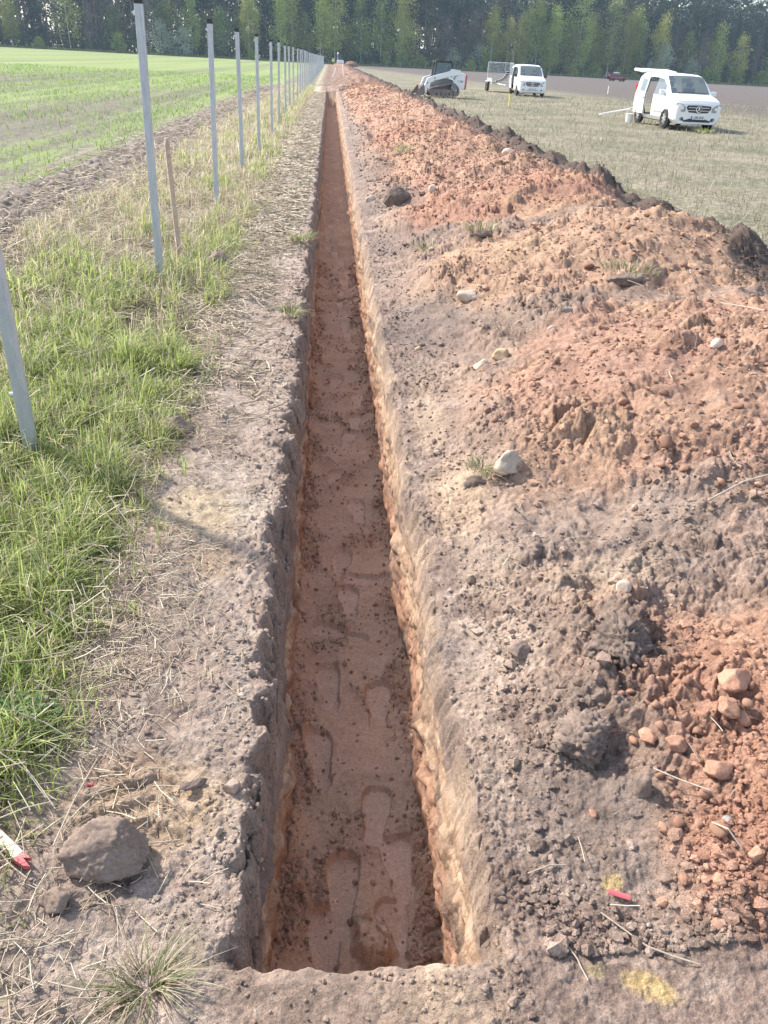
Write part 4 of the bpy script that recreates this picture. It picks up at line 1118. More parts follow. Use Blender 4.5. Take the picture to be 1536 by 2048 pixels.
M_BLACKP = paint('black_plastic', (.022, .023, .025), .45, 0, .2, 30)
M_ZINC = paint('zinc_fitting', (.60, .62, .64), .35, .6, .1, 60)
def round_rect(w, h, r, n=4):
    pts = []
    for cx, cy, a0 in ((w / 2 - r, h / 2 - r, 0), (-w / 2 + r, h / 2 - r, 90), (-w / 2 + r, -h / 2 + r, 180), (w / 2 - r, -h / 2 + r, 270)):
        for k in range(n + 1):
            a = R(a0 + 90 * k / n); pts.append((cx + r * math.cos(a), cy + r * math.sin(a)))
    return pts
def make_post():
    root = empty('fence_post')
    MB().prism(round_rect(.060, .040, .007), 2, -.35, 1.965).build('steel_tube', M_GALV, root, True)
    cap = MB().prism(round_rect(.066, .046, .009), 2, 1.957, 1.995); cap.prism(round_rect(.060, .041, .008), 2, 1.995, 2.004)
    cap.build('cap', M_BLACKP, root, True)
    b = MB().box((-.036, 0, 1.90), (.014, .022, .03)); b.cyl((-.03, 0, 1.90), (-.055, 0, 1.90), .006, 8)
    b.build('fixing_bolt', M_ZINC, root, True)
    c = MB().cyl((-.03, 0, .30), (-.05, 0, .30), .011, 10); c.build('fixing_bolt', M_ZINC, root, True)
    return root
post = make_post()
ORD = ['nearest', 'second', 'third', 'fourth', 'fifth', 'sixth', 'seventh', 'eighth', 'ninth', 'tenth', 'eleventh', 'twelfth']
post_y = [3.52, 6.95, 10.75, 14.3, 17.75, 21.8, 25.3, 29.0, 32.2, 35.6, 39.4]
while post_y[-1] < 200: post_y.append(post_y[-1] + 3.55)
for k, y in enumerate(post_y):
    o = post if k == 0 else copy_tree(post)
    x = -1.385 + random.uniform(-.02, .02)
    o.location = (x, y, float(ground_z(x, y)[0]) - (.0 if y < 60 else .02) + random.uniform(-.02, .02))
    o.rotation_euler = (random.uniform(-.012, .012), random.uniform(-.012, .012) - (.02 if k == 0 else 0), random.uniform(-.06, .06))
    if k < 12:
        lab = ORD[k] + ' galvanised steel post of the row left of the trench, counted from the camera'
        if k == 0: lab = 'nearest galvanised steel post, cut by the left frame edge, base in lush grass'
    elif k < 25: lab = 'slender steel post in the middle stretch of the row where posts begin to overlap'
    else: lab = 'thin far steel post in the dense end of the row near the excavator'
    tag(o, lab, 'fence post', 'steel posts in a row left of the trench')
# weathered wooden stake beside the second post
root = empty('wooden_stake', (-1.36, 7.75, float(ground_z(-1.36, 7.75)[0])))
M_WOOD = paint('weathered_wood', (.50, .39, .31), .85, 0, .25, 35, .4)
MB().prism([(-.02, -.25), (.02, -.25), (.021, .98), (.008, 1.02), (-.012, 1.0), (-.02, .96)], 1, -.018, .018).build('shaft', M_WOOD, root, bevel=.003)
MB().box((.001, 0, 1.012), (.03, .030, .016), taper=.7).build('split_top', paint('fresh_split_wood', (.55, .42, .29), .85, 0, .2, 40), root, bevel=.002)
root.rotation_euler = (R(2), R(-2.5), .3)
tag(root, 'weathered wooden stake standing just right of the second steel post', 'stake')
# slim pegs in the fallow
def peg(label, xy, h, r, mat, tip, tilt=(0, 0)):
    root = empty('survey_peg', (xy[0], xy[1], float(ground_z(*xy)[0])))
    MB().box((0, 0, h / 2 - .1), (r * 2, r * 1.4, h + .2)).build('shaft', mat, root)
    MB().box((0, 0, h + .03), (r * 2.1, r * 1.5, .06), taper=.8).build('painted_top', tip, root)
    root.rotation_euler = (tilt[0], tilt[1], .3); tag(root, label, 'survey peg')
M_YEL = paint('yellow_paint', (.70, .62, .10), .6, 0, .1, 30); M_WHT = paint('white_paint', (.78, .78, .76), .5, 0, .06, 12)
peg('yellow topped peg in the stubble below the white van with trailer', (8.68, 43.3), .55, .03, M_YEL, M_YEL)
peg('thin yellowish peg near the right edge of the soil heap below the loader', (5.0, 36.2), .35, .025, M_WOOD, M_YEL)
peg('pale peg on bare soil between the two white vans', (25.9, 83.5), .6, .04, M_WHT, M_YEL)
peg('white peg leaning on the refilled trench in front of the excavator', (1.35, 84), 1.25, .06, M_WHT, M_WHT, (0, R(-8)))
peg('thin pale peg beside the leaning white peg on the refilled trench', (.2, 82), 1.0, .03, M_WHT, M_WOOD, (0, R(22)))

# ------------------------------------------------------------------ vehicles
def lettering(name, text, size, mat, parent, loc, off=0.0, align='LEFT'):
    cu = bpy.data.curves.new(name, 'FONT'); cu.body = text; cu.size = size; cu.extrude = .001; cu.offset = off; cu.align_x = align; cu.align_y = 'CENTER'
    t = bpy.data.objects.new(name + '_curve', cu); COL.objects.link(t)
    bpy.context.view_layer.update()
    me = bpy.data.meshes.new_from_object(t.evaluated_get(bpy.context.evaluated_depsgraph_get()))
    bpy.data.objects.remove(t); bpy.data.curves.remove(cu)
    me.materials.clear(); me.materials.append(mat)
    o = bpy.data.objects.new(name, me); COL.objects.link(o); o.parent = parent; o.location = loc; o.rotation_euler = (R(90), 0, 0)
    return o
M_VAN = paint('white_car_paint', (.80, .80, .80), .28, 0, .02, 3, 0, .5)
M_TYRE = paint('tyre_rubber', (.03, .03, .03), .85, 0, .25, 20)
M_RIM = paint('silver_rim', (.58, .59, .61), .32, .6, .05)
M_DARK = paint('dark_interior', (.035, .036, .04), .8, 0, .3, 5)
M_TRIM = paint('black_trim', (.03, .031, .034), .5, 0, .1, 10)
M_CHROME = paint('chrome', (.80, .81, .82), .15, .9, .03)
M_SEAT = paint('grey_seat', (.16, .16, .17), .9, 0, .2, 30)
def glass(name, tint=(.75, .85, .88), tr=.55, base=(.10, .13, .15)):
    m, nt, b = new_mat(name); out = nt.nodes['Material Output']
    b.inputs['Base Color'].default_value = (*base, 1); b.inputs['Roughness'].default_value = .04; b.inputs['Specular IOR Level'].default_value = .8
    tc = N(nt, 'ShaderNodeTexCoord'); n = noise_node(nt, 1.5, 3, .5, tc.outputs['Object'])
    mr = N(nt, 'ShaderNodeMapRange'); mr.inputs[3].default_value = .03; mr.inputs[4].default_value = .09; nt.links.new(n.outputs['Fac'], mr.inputs[0]); nt.links.new(mr.outputs[0], b.inputs['Roughness'])
    t = N(nt, 'ShaderNodeBsdfTransparent'); t.inputs['Color'].default_value = (*tint, 1)
    mx = N(nt, 'ShaderNodeMixShader'); mx.inputs[0].default_value = tr
    nt.links.new(b.outputs[0], mx.inputs[1]); nt.links.new(t.outputs[0], mx.inputs[2]); nt.links.new(mx.outputs[0], out.inputs['Surface'])
    return m
M_GLASS = glass('car_glass', base=(.20, .25, .28)); M_DGLASS = glass('dark_glass', (.62, .72, .74), .55, (.09, .12, .14)); M_LENS = glass('lamp_lens', (.8, .86, .9), .25, (.34, .38, .42))
M_PLATE = paint('plate_white', (.78, .79, .80), .45, 0, .02); M_BLUE = paint('plate_blue', (.03, .10, .45), .45); M_REDLENS = paint('red_lamp', (.55, .03, .03), .25, 0, .05)

def loft(stations):
    """half-rings -> full rings of points, indexed [station][side][point]"""
    G = []
    for (y, zb, wb, w1, zbelt, wbelt, zwin, wwin, zroof, wroof) in stations:
        h = [(0, zb), (wb, zb), (w1, zb + .13), ((w1 + wbelt) / 2 + .012, (zb + .13 + zbelt) / 2), (wbelt, zbelt), (wwin, zwin), (wroof, zroof - .025), (wroof * .55, zroof - .004), (0, zroof)]
        G.append({s: [Vector((s * a, y, b)) for a, b in h] for s in (1, -1)})
    return G

def van(kind, stations, sliding, parts_):
    """returns {part name: MB} from the lofted body; parts_(i, j, side) names the part or None"""
    G = loft(stations); out = {}
    for i in range(len(G) - 1):
        for s in (1, -1):
            for j in range(8):
                p = parts_(i, j, s)
                if p is None: continue
                a, b, c, d = G[i][s][j], G[i][s][j + 1], G[i + 1][s][j + 1], G[i + 1][s][j]
                mb = out.setdefault(p, MB())
                mb.add([a, b, c, d], [(0, 1, 2, 3) if s < 0 else (3, 2, 1, 0)])
    mb = out['body']
    pts = [G[0][-1][k] for k in range(0, 9)] + [G[0][1][k] for k in range(7, 0, -1)]
    mb.add(pts, [tuple(range(len(pts)))])
    return G, out

def weld_build(mb, name, mat, parent, ang=28):
    o = mb.build(name, mat, parent)
    bm = bmesh.new(); bm.from_mesh(o.data)
    bmesh.ops.remove_doubles(bm, verts=bm.verts[:], dist=.0005)
    bmesh.ops.recalc_face_normals(bm, faces=bm.faces[:])
    for f in bm.faces: f.smooth = True
    for e in bm.edges:
        if len(e.link_faces) == 2 and e.calc_face_angle(0) > R(ang): e.smooth = False
    bm.to_mesh(o.data); bm.free(); return o

def wheel(parent, x, y, r, side, w=.2):
    t = MB(); n = 28; prof = [(r * .66, -w / 2), (r * .93, -w / 2), (r, -w / 2 + .03), (r, w / 2 - .03), (r * .93, w / 2), (r * .66, w / 2)]
    vs = []; fs = []
    for k in range(n):
        a = 2 * math.pi * k / n
        for (q, dx) in prof: vs.append((x + dx, y + q * math.cos(a), r + q * math.sin(a)))
    m = len(prof)
    for k in range(n):
        for q in range(m): fs.append((k * m + q, k * m + (q + 1) % m, ((k + 1) % n) * m + (q + 1) % m, ((k + 1) % n) * m + q))
    t.add(vs, fs); tyre = t.build('wheel', M_TYRE, parent, True)
    rm = MB(); xo = x + side * (w / 2 - .03)
    rm.cyl((x - side * .05, y, r), (xo - side * .012, y, r), r * .67, 24)
    for k in range(7):
        a = 2 * math.pi * k / 7; c, s_ = math.cos(a), math.sin(a)
        rm.add([(xo + side * .006, y + r * (q * c - p * s_), r + r * (q * s_ + p * c)) for q, p in ((.08, -.07), (.62, -.085), (.62, .085), (.08, .07))] + [(xo - side * .02, y + r * (q * c - p * s_), r + r * (q * s_ + p * c)) for q, p in ((.08, -.07), (.62, -.085), (.62, .085), (.08, .07))], [(0, 1, 2, 3), (7, 6, 5, 4), (0, 4, 5, 1), (1, 5, 6, 2), (2, 6, 7, 3), (3, 7, 4, 0)])
    rm.cyl((xo - side * .02, y, r), (xo + side * .012, y, r), r * .16, 14)
    rm.build('rim', M_RIM, tyre, True); return tyre

def star_emblem(parent, c, r):
    mb = MB(); n = 28
    ring = [(c[0] + r * math.cos(2 * math.pi * k / n), c[1], c[2] + r * math.sin(2 * math.pi * k / n)) for k in range(n + 1)]
    mb.tube(ring, r * .10, 6, False)
    for k in range(3):
        a = R(90 + 120 * k); tipp = (c[0] + r * math.cos(a), c[1] - .004, c[2] + r * math.sin(a)); q = r * .16
        l = (c[0] + q * math.cos(a + R(60)), c[1] - .004, c[2] + q * math.sin(a + R(60))); rr = (c[0] + q * math.cos(a - R(60)), c[1] - .004, c[2] + q * math.sin(a - R(60)))
        mb.add([tipp, l, (c[0], c[1] - .022, c[2]), rr, (c[0], c[1] + .006, c[2])], [(0, 1, 2), (0, 2, 3), (1, 0, 4), (0, 3, 4), (1, 4, 2), (3, 2, 4)])
    mb.build('star_emblem', M_CHROME, parent, True)

def plate(parent, c, w, h, text):
    o = MB().box(c, (w, .014, h)).build('number_plate', M_PLATE, parent, bevel=.003)
    MB().box((c[0] - w / 2 + .022, c[1] - .0085, c[2]), (.040, .003, h * .96)).build('country_band', M_BLUE, o)
    lettering('plate_lettering', text, h * .98, M_TRIM, o, (c[0] + .022, c[1] - .0095, c[2]), .002, 'CENTER')

def front_patch(mb, pts, yf, t=.014):
    n = len(pts); a = [(x, yf(abs(x)) - t, z) for x, z in pts]; b = [(x, yf(abs(x)) + t, z) for x, z in pts]
    mb.add(a + b, [tuple(range(n)), tuple(range(2 * n - 1, n - 1, -1))] + [(i, (i + 1) % n, n + (i + 1) % n, n + i) for i in range(n)]); return mb

def build_van(name, label, S, loc, rz, text, long=False, mirror_mat=None):
    root = empty(name, loc, rz)
    sx, sy, sz = S
    st = [(0.00, .20, .66, .80, .74, .80, .82, .73, .87, .62), (.09, .18, .76, .87, .82, .87, .93, .78, .97, .69), (.42, .22, .78, .89, .94, .90, 1.04, .79, 1.08, .70),
          (.95, .22, .80, .90, 1.03, .905, 1.13, .82, 1.17, .74), (1.28, .22, .80, .90, 1.05, .91, 1.36, .81, 1.44, .72), (1.72, .22, .80, .90, 1.06, .912, 1.60, .79, 1.735, .68),
          (2.22, .22, .80, .90, 1.08, .912, 1.64, .79, 1.80, .68), (2.92, .22, .80, .90, 1.09, .912, 1.65, .79, 1.82, .68), (3.85, .22, .80, .90, 1.09, .905, 1.64, .78, 1.80, .67), (4.18, .24, .78, .88, 1.08, .885, 1.62, .76, 1.77, .65), (4.28, .28, .74, .85, 1.06, .86, 1.58, .74, 1.73, .63)]
    st = [(y * sy, zb * sz, wb * sx, w1 * sx, zbelt * sz, wbelt * sx, zw * sz, ww * sx, zr * sz, wr * sx) for (y, zb, wb, w1, zbelt, wbelt, zw, ww, zr, wr) in st]
    def who(i, j, s):
        if i in (3, 4) and j >= 6: return 'windscreen'
        if i in (4, 5) and j == 4: return 'side_window_r' if s < 0 else 'side_window_l'
        if i in (7,) and j == 4: return 'rear_window_r' if s < 0 else 'rear_window_l'
        if i == 6 and j in (2, 3, 4) and s < 0: return None
        if i in (4, 5) and j in (2, 3): return 'front_door_r' if s < 0 else 'front_door_l'
        return 'body'
    G, P_ = van(name, st, True, who)
    body = weld_build(P_['body'], 'body', M_VAN, root)
    weld_build(P_['windscreen'], 'windscreen', M_GLASS, root)
    for k in ('side_window_r', 'side_window_l'): weld_build(P_[k], 'side_window', M_GLASS, root)
    for k in ('rear_window_r', 'rear_window_l'): weld_build(P_[k], 'rear_side_window', M_DGLASS, root)
    for k in ('front_door_r', 'front_door_l'):
        d = weld_build(P_[k], 'front_door', M_VAN, root); s = -1 if k.endswith('r') else 1
        MB().box((s * .925 * sx, 2.05 * sy, .93 * sz), (.02, .14, .03)).build('door_handle', M_VAN, d, bevel=.004)
        MB().box((s * .918 * sx, 1.66 * sy, .52 * sz), (.022, .9 * sy, .06)).build('side_moulding', M_TRIM if False else M_RIM, d, bevel=.006)
    # opened sliding door, slid back along the right side
    sd = MB(); y0, y1 = 2.96 * sy, 3.66 * sy; xo = -.97 * sx
    sd.prism([(xo + .02, .36 * sz), (xo, .6 * sz), (xo, 1.07 * sz), (xo + .10 * sx, 1.63 * sz), (xo + .13 * sx, 1.63 * sz), (xo + .04, 1.07 * sz), (xo + .04, .6 * sz), (xo + .06, .36 * sz)], 1, y0, y1)
    d = sd.build('sliding_door', M_VAN, root, bevel=.008)
    MB().prism([(xo + .008, 1.13 * sz), (xo + .085 * sx, 1.56 * sz), (xo + .092 * sx, 1.56 * sz), (xo + .015, 1.13 * sz)], 1, y0 + .08, y1 - .08).build('door_window', M_DGLASS, d)
    MB().box((xo - .012, 3.05 * sy, .93 * sz), (.03, .14, .03)).build('door_handle', M_TRIM, d, bevel=.004)
    # inside: floor, bulkhead lining, seats, dashboard
    MB().box((0, 2.6 * sy, .36 * sz), (1.62 * sx, 3.0 * sy, .03)).build('cargo_floor', M_DARK, root)
    MB().box((.80 * sx, 2.6 * sy, .78 * sz), (.02, 2.6 * sy, .75 * sz)).build('inner_lining', M_DARK, root)
    for x in (-.38, .38):
        s_ = MB().box((x * sx, 1.75 * sy, .72 * sz), (.46, .46, .14)); s_.box((x * sx, 2.02 * sy, 1.03 * sz), (.44, .13, .58)); s_.box((x * sx, 2.05 * sy, 1.43 * sz), (.24, .09, .18))
        s_.build('seat', M_SEAT, root, bevel=.02)
    MB().box((0, 1.22 * sy, 1.0 * sz), (1.5 * sx, .36 * sy, .14)).build('dashboard', M_TRIM, root, bevel=.02)
    MB().box((-.15 * sx, 1.15 * sy, 1.085 * sz), (.55, .20, .012)).build('paper_sheet', M_PLATE, root)
    # front: grille, emblem, lamps, intake, plate, wipers
    yf = lambda x: 0 if x < .66 * sx else (x - .66 * sx) * .45
    g = front_patch(MB(), [(x * sx, z * sz) for x, z in ((-.44, .80), (0, .815), (.44, .80), (.47, .72), (.36, .575), (0, .56), (-.36, .575), (-.47, .72))], yf, .012); gr = g.build('grille', M_TRIM, root)
    for z in (.64, .735): MB().box((0, -.018, z * sz), (.80 * sx, .012, .022)).build('grille_bar', M_RIM, gr, bevel=.003)
    star_emblem(gr, (0, -.045, .685 * sz), .105 * sz)
    for s in (1, -1):
        hl = front_patch(MB(), [(s * x * sx, z * sz) for x, z in ((.50, .60), (.51, .74), (.66, .845), (.83, .87), (.86, .78), (.78, .64), (.62, .585))], yf, .022).build('headlight', M_LENS, root)
        MB().cyl((s * .64 * sx, yf(.64 * sx) - .026, .71 * sz), (s * .64 * sx, yf(.64 * sx) - .02, .71 * sz), .055, 14).build('reflector', M_CHROME, hl)
        fg = front_patch(MB(), [(s * x * sx, z * sz) for x, z in ((.50, .30), (.54, .40), (.70, .43), (.76, .37), (.70, .30))], yf, .012).build('fog_lamp_surround', M_TRIM, root)
        MB().cyl((s * .63 * sx, yf(.63 * sx) - .02, .36 * sz), (s * .63 * sx, yf(.63 * sx) - .012, .36 * sz), .04, 12).build('fog_lamp', M_LENS, fg)
    front_patch(MB(), [(x * sx, z * sz) for x, z in ((-.54, .30), (-.30, .37), (.30, .37), (.54, .30), (.50, .265), (-.50, .265))], yf, .010).build('lower_intake', M_TRIM, root)
    plate(root, (0.02, -.024, .41 * sz), .52, .115, text)
    for s in (1, -1):
        m_ = MB().box((s * 1.0 * sx, 1.22 * sy, 1.17 * sz), (.20, .13, .17)); m_.box((s * .90 * sx, 1.24 * sy, 1.09 * sz), (.10, .08, .06))
        m_.build('wing_mirror', mirror_mat or M_VAN, root, bevel=.035)
        for yw in (.84, 3.50):
            MB().cyl((s * .80 * sx, yw * sy, .34), (s * .908 * sx, yw * sy, .34), .375, 26).build('wheel_arch', M_DARK, root, True)
            wheel(root, s * .835 * sx, yw * sy, .32, s)
    MB().box((0, .9 * sy, 1.175 * sz), (1.1 * sx, .05, .02), Matrix.Translation((0, .02, .012))).build('wiper', M_TRIM, root)
    MB().box((0, 2.1 * sy, .24 * sz), (1.5 * sx, 3.2 * sy, .10)).build('underbody', M_DARK, root)
    return root, sx, sy, sz
citan, sx, sy, sz = build_van('small_white_van', '', (1, 1, 1), (13.42, 32.1, .0), R(2), 'LSR 818')
tg = MB().prism([(4.16, 1.80), (4.22, 1.86), (5.25, 1.93), (5.32, 1.87), (5.26, 1.83), (4.3, 1.78)], 0, -.70, .70).build('tailgate', M_VAN, citan, bevel=.02)
MB().prism([(4.40, 1.776), (4.95, 1.812), (4.95, 1.806), (4.40, 1.770)], 0, -.55, .55).build('tailgate_window', M_DGLASS, tg)
for s in (1, -1): MB().box((s * .86, 4.24, 1.2), (.07, .06, .38)).build('tail_lamp', M_REDLENS, citan, bevel=.01)
tag(citan, 'white compact van in the stubble with side door slid open and tailgate raised, nearest vehicle', 'van')
# things lying by its rear wheel
bk = empty('white_bucket', (11.95, 35.2, 0), .3)
MB().tube([(0, 0, .0), (0, 0, .30)], [.12, .15], 18).build('pail', M_WHT, bk, True); MB().tube([(0, 0, .29), (0, 0, .315)], [.158, .158], 18).build('rim_band', M_WHT, bk, True)
MB().tube([(-.155, 0, .29), (-.13, .0, .40), (0, 0, .46), (.13, 0, .40), (.155, 0, .29)], .006, 6).build('handle', M_ZINC, bk, True)
tag(bk, 'white plastic bucket by the rear wheel of the nearest white van', 'bucket')
pl = empty('long_batten', (11.0, 35.6, .12)); MB().box((1.0, .12, .12), (2.1, .09, .05), Matrix.Rotation(-.15, 4, 'Y') @ Matrix.Rotation(.5, 4, 'Z')).build('wood', M_WHT, pl, bevel=.004)
tag(pl, 'pale batten sticking out on the ground behind the nearest white van', 'batten')

vito, sx, sy, sz = build_van('large_white_van', '', (1.06, 1.17, 1.07), (14.05, 62.6, 0), R(-3), 'LKD 372', mirror_mat=M_TRIM)
MB().box((0, 4.28 * sy, 1.0 * sz), (1.5 * sx, .05, 1.3 * sz)).build('rear_doors', M_VAN, vito, bevel=.02)
MB().box((0, -.02, .30), (1.5, .05, .14)).build('front_bumper_trim', M_RIM, vito, bevel=.02)
tag(vito, 'white panel van with black mirrors parked in front of the caged trailer', 'van')

# trailer behind it, carrying a mesh cage and bent pipes
tr = empty('flat_trailer', (13.35, 69.8, 0), R(-3))
M_STEEL = paint('trailer_steel', (.45, .47, .48), .45, .5, .15, 8)
MB().box((0, 1.7, .62), (1.8, 3.6, .07)).build('deck', paint('deck_boards', (.30, .24, .19), .85, 0, .25, 12), tr)
fr = MB(); fr.box((-.86, 1.7, .56), (.07, 3.6, .10)); fr.box((.86, 1.7, .56), (.07, 3.6, .10)); fr.tube([(-.5, -.1, .55), (0, -1.5, .5)], .05, 8); fr.tube([(.5, -.1, .55), (0, -1.5, .5)], .05, 8); fr.box((0, -.12, .56), (1.8, .07, .1)); fr.build('chassis', M_STEEL, tr)
for s in (1, -1):
    for y in (1.4, 2.1): wheel(tr, s * 1.02, y, .30, s, .18)
    MB().box((s * 1.0, 1.75, .68), (.30, 1.55, .04)).build('mudguard', M_VAN, tr, bevel=.01)
rail = MB()
for s in (1, -1): rail.box((s * .88, 1.7, .78), (.04, 3.5, .26))
rail.build('side_boards', M_STEEL, tr)
cage = MB()
for x in np.arange(-.88, .89, .11): cage.tube([(x, 3.35, .65), (x, 3.35, 1.98)], .008, 4)
for z in np.arange(.70, 2.0, .10): cage.tube([(-.88, 3.35, z), (.88, 3.35, z)], .008, 4)
for y in np.arange(1.6, 3.36, .16): cage.tube([(.88, y, .65), (.88, y, 1.98)], .010, 4)
for z in np.arange(.75, 2.0, .30): cage.tube([(.88, 1.6, z), (.88, 3.35, z)], .010, 4)
cage.build('mesh_panel', M_ZINC, tr)
cf = MB()
for x, y in ((-.88, 3.35), (.88, 3.35), (.88, 1.6)): cf.box((x, y, 1.32), (.05, .05, 1.40))
cf.box((0, 3.35, 2.0), (1.8, .05, .05)); cf.box((.88, 2.5, 2.0), (.05, 1.75, .05)); cf.build('cage_frame', M_ZINC, tr)
tag(tr, 'grey twin axle trailer with tall mesh cage behind the white panel van', 'trailer')
for k in range(4):
    o = empty('bent_pipe', (12.95 + .12 * k, 70.2 + .10 * k, .66), R(-3))
    mb = MB(); mb2 = MB()
    pts = [(-.15 + .85 * math.sin(t) , .3 * k, .06 + .80 * (1 - math.cos(t * 1.05))) for t in np.linspace(0, 1.45, 16)]
    mb.tube(pts, .055, 10)
    for q in range(0, 15, 2): mb2.tube([pts[q], ((pts[q][0] + pts[q + 1][0]) / 2, pts[q][1], (pts[q][2] + pts[q + 1][2]) / 2)], .060, 10)
    mb.build('sleeve', M_TRIM, o, True); mb2.build('white_bands', M_WHT, o, True)
    tag(o, 'black and white banded bent pipe in the bundle on the caged trailer', 'pipe', 'banded pipes on the trailer')

# ---- tracked loader, side on, bucket to the left
ld = empty('tracked_loader', (6.62, 53.6, .0), R(4)); ld.scale = (.84, .88, .90)
M_LW = paint('loader_white', (.78, .79, .79), .4, 0, .05, 4); M_LG = paint('loader_grey', (.20, .21, .22), .6, 0, .15, 6); M_MUD = earth_mat('muddy_steel', (.17, .13, .115), (.30, .25, .23), 7, .4, .9); M_LR = paint('loader_red', (.60, .10, .10), .45, 0, .06, 4)
for s in (1, -1):
    yc = s * .72
    out = [(-1.12, .30), (-1.02, .14), (-.80, .05), (.78, .05), (.98, .12), (1.08, .32), (.98, .60), (.72, .80), (.45, .83), (-.85, .52), (-1.06, .44)]
    inn = [(x * .90 + .0, (z - .42) * .80 + .42) for x, z in out]
    tk = MB(); n = len(out)
    vs = [(x, yc - .2, z) for x, z in out] + [(x, yc + .2, z) for x, z in out] + [(x, yc - .2, z) for x, z in inn] + [(x, yc + .2, z) for x, z in inn]
    fs = []
    for i in range(n):
        j = (i + 1) % n
        fs += [(i, j, n + j, n + i), (2 * n + i, 3 * n + i, 3 * n + j, 2 * n + j), (i, 2 * n + i, 2 * n + j, j), (n + i, n + j, 3 * n + j, 3 * n + i)]
    tk.add(vs, fs)
    for i in range(n):
        a = Vector((out[i][0], 0, out[i][1])); b = Vector((out[(i + 1) % n][0], 0, out[(i + 1) % n][1])); d = b - a; L = d.length; m_ = max(1, int(L / .11))
        for q in range(m_):
            p = a + d * ((q + .5) / m_); nrm = Vector((d.z, 0, -d.x)).normalized()
            M = Matrix.Translation((p.x + nrm.x * .012, yc, p.z + nrm.z * .012)) @ Matrix.Rotation(-math.atan2(d.z, d.x), 4, 'Y'); tk.box((0, 0, 0), (.05, .40, .035), M)
    t_ = tk.build('track', M_MUD, ld)
    rl = MB()
    for x, z, r in ((-.72, .20, .13), (-.38, .18, .11), (-.08, .18, .11), (.22, .18, .11), (.52, .18, .11), (.80, .24, .14), (-.90, .32, .15)): rl.cyl((x, yc - .17, z), (x, yc + .17, z), r, 16)
    rl.box((-.1, yc, .33), (1.5, .24, .22)); rl.build('rollers', M_MUD, t_, True)
    MB().cyl((.66, yc - .18, .56), (.66, yc + .18, .56), .21, 12).build('drive_sprocket', M_LG, t_, True)
MB().prism([(-1.0, .42), (.95, .42), (1.0, .95), (.2, 1.05), (-.95, .80)], 1, -.50, .50).build('chassis', M_LG, ld, bevel=.02)
rear = MB().prism([(.80, .42), (1.42, .50), (1.46, 1.32), (1.30, 1.42), (.92, 1.40), (.62, .86)], 1, -.80, .80).build('engine_body', M_LW, ld, bevel=.03)
MB().prism([(1.44, .46), (1.57, .50), (1.60, 1.30), (1.49, 1.34)], 1, -.70, .70).build('rear_door', M_LR, ld, bevel=.02)
lettering('model_lettering', 'T 590', .17, M_TRIM, rear, (.90, -.803, .92), .002)
MB().cyl((1.12, -.3, 1.38), (1.12, -.3, 1.56), .04, 10).build('exhaust', M_TRIM, ld, True)
for s in (1, -1):
    arm = MB().prism([(1.10, 1.32), (1.05, 1.56), (.45, 1.62), (.30, 1.50), (-.90, 1.16), (-1.22, 1.05), (-1.45, .55), (-1.42, .18), (-1.24, .18), (-1.20, .50), (-1.02, .82), (-.80, .90), (.45, 1.20), (.95, 1.30)], 1, s * .80 - .09, s * .80 + .09)
    a_ = arm.build('lift_arm', M_LW, ld, bevel=.015)
    MB().tube([(.85, s * .66, .85), (.25, s * .66, 1.18)], [.045, .03], 10).build('lift_cylinder', M_CHROME, a_, True)
    for x, z in ((-.72, 1.06), (-1.25, .78)): MB().cyl((x, s * .80 - .10 if s < 0 else s * .8 + .10, z), (x, s * .80 + (-.115 if s < 0 else .115), z), .05, 10).build('pin_cap', M_LG, a_, True)
cab = MB(); cw = .46
corner = [(-.72, 1.0), (-.58, 2.0), (.42, 2.0), (.56, 1.75), (.55, 1.15)]
for s in (1, -1):
    for i in range(len(corner) - 1): cab.tube([(corner[i][0], s * cw, corner[i][1]), (corner[i + 1][0], s * cw, corner[i + 1][1])], .055, 8)
    cab.tube([(.05, s * cw, 1.02), (.10, s * cw, 1.25)], .04, 8)
cab.box((-.08, 0, 2.02), (1.12, 1.04, .07)); cab.box((-.68, 0, 1.97), (.16, .5, .10)); cab.tube([(-.72, -cw, 1.0), (-.72, cw, 1.0)], .05, 8)
cb = cab.build('cab_frame', M_TRIM, ld, True)
for s in (1, -1): MB().prism([(-.66, 1.08), (-.54, 1.95), (.40, 1.95), (.50, 1.72), (.50, 1.18)], 1, s * cw - .008, s * cw + .008).build('cab_window', M_GLASS, cb)
MB().prism([(-.70, -.42), (-.70, .42), (-.56, .42), (-.56, -.42)], 2, 1.0, 1.0).build('sill', M_TRIM, cb)
MB().box((0, 0, 0), (.012, .84, .94), Matrix.Translation((-.64, 0, 1.5)) @ Matrix.Rotation(R(8.5), 4, 'Y')).build('windscreen', M_DGLASS, cb)
st_ = MB().box((.12, 0, 1.15), (.44, .5, .14)); st_.box((.34, 0, 1.45), (.12, .46, .55)); st_.build('seat', M_SEAT, cb, bevel=.03)
for s in (1, -1): MB().box((-.66, s * .36, 1.98), (.08, .14, .10)).build('work_lamp', M_LENS, cb, bevel=.01)
bu = MB().prism([(-2.12, .03), (-2.02, .05), (-1.45, .06), (-1.36, .20), (-1.42, .62), (-1.52, .68), (-1.56, .62), (-1.50, .22), (-1.60, .13), (-2.10, .07)], 1, -.92, .92)
for s in (1, -1): bu.prism([(-2.08, .05), (-1.48, .08), (-1.40, .22), (-1.46, .62), (-1.62, .60)], 1, s * .92 - .015, s * .92 + .015)
bu.build('bucket', M_MUD, ld)
tag(ld, 'white tracked loader with dark cab and red rear door at the end of the heap', 'loader')

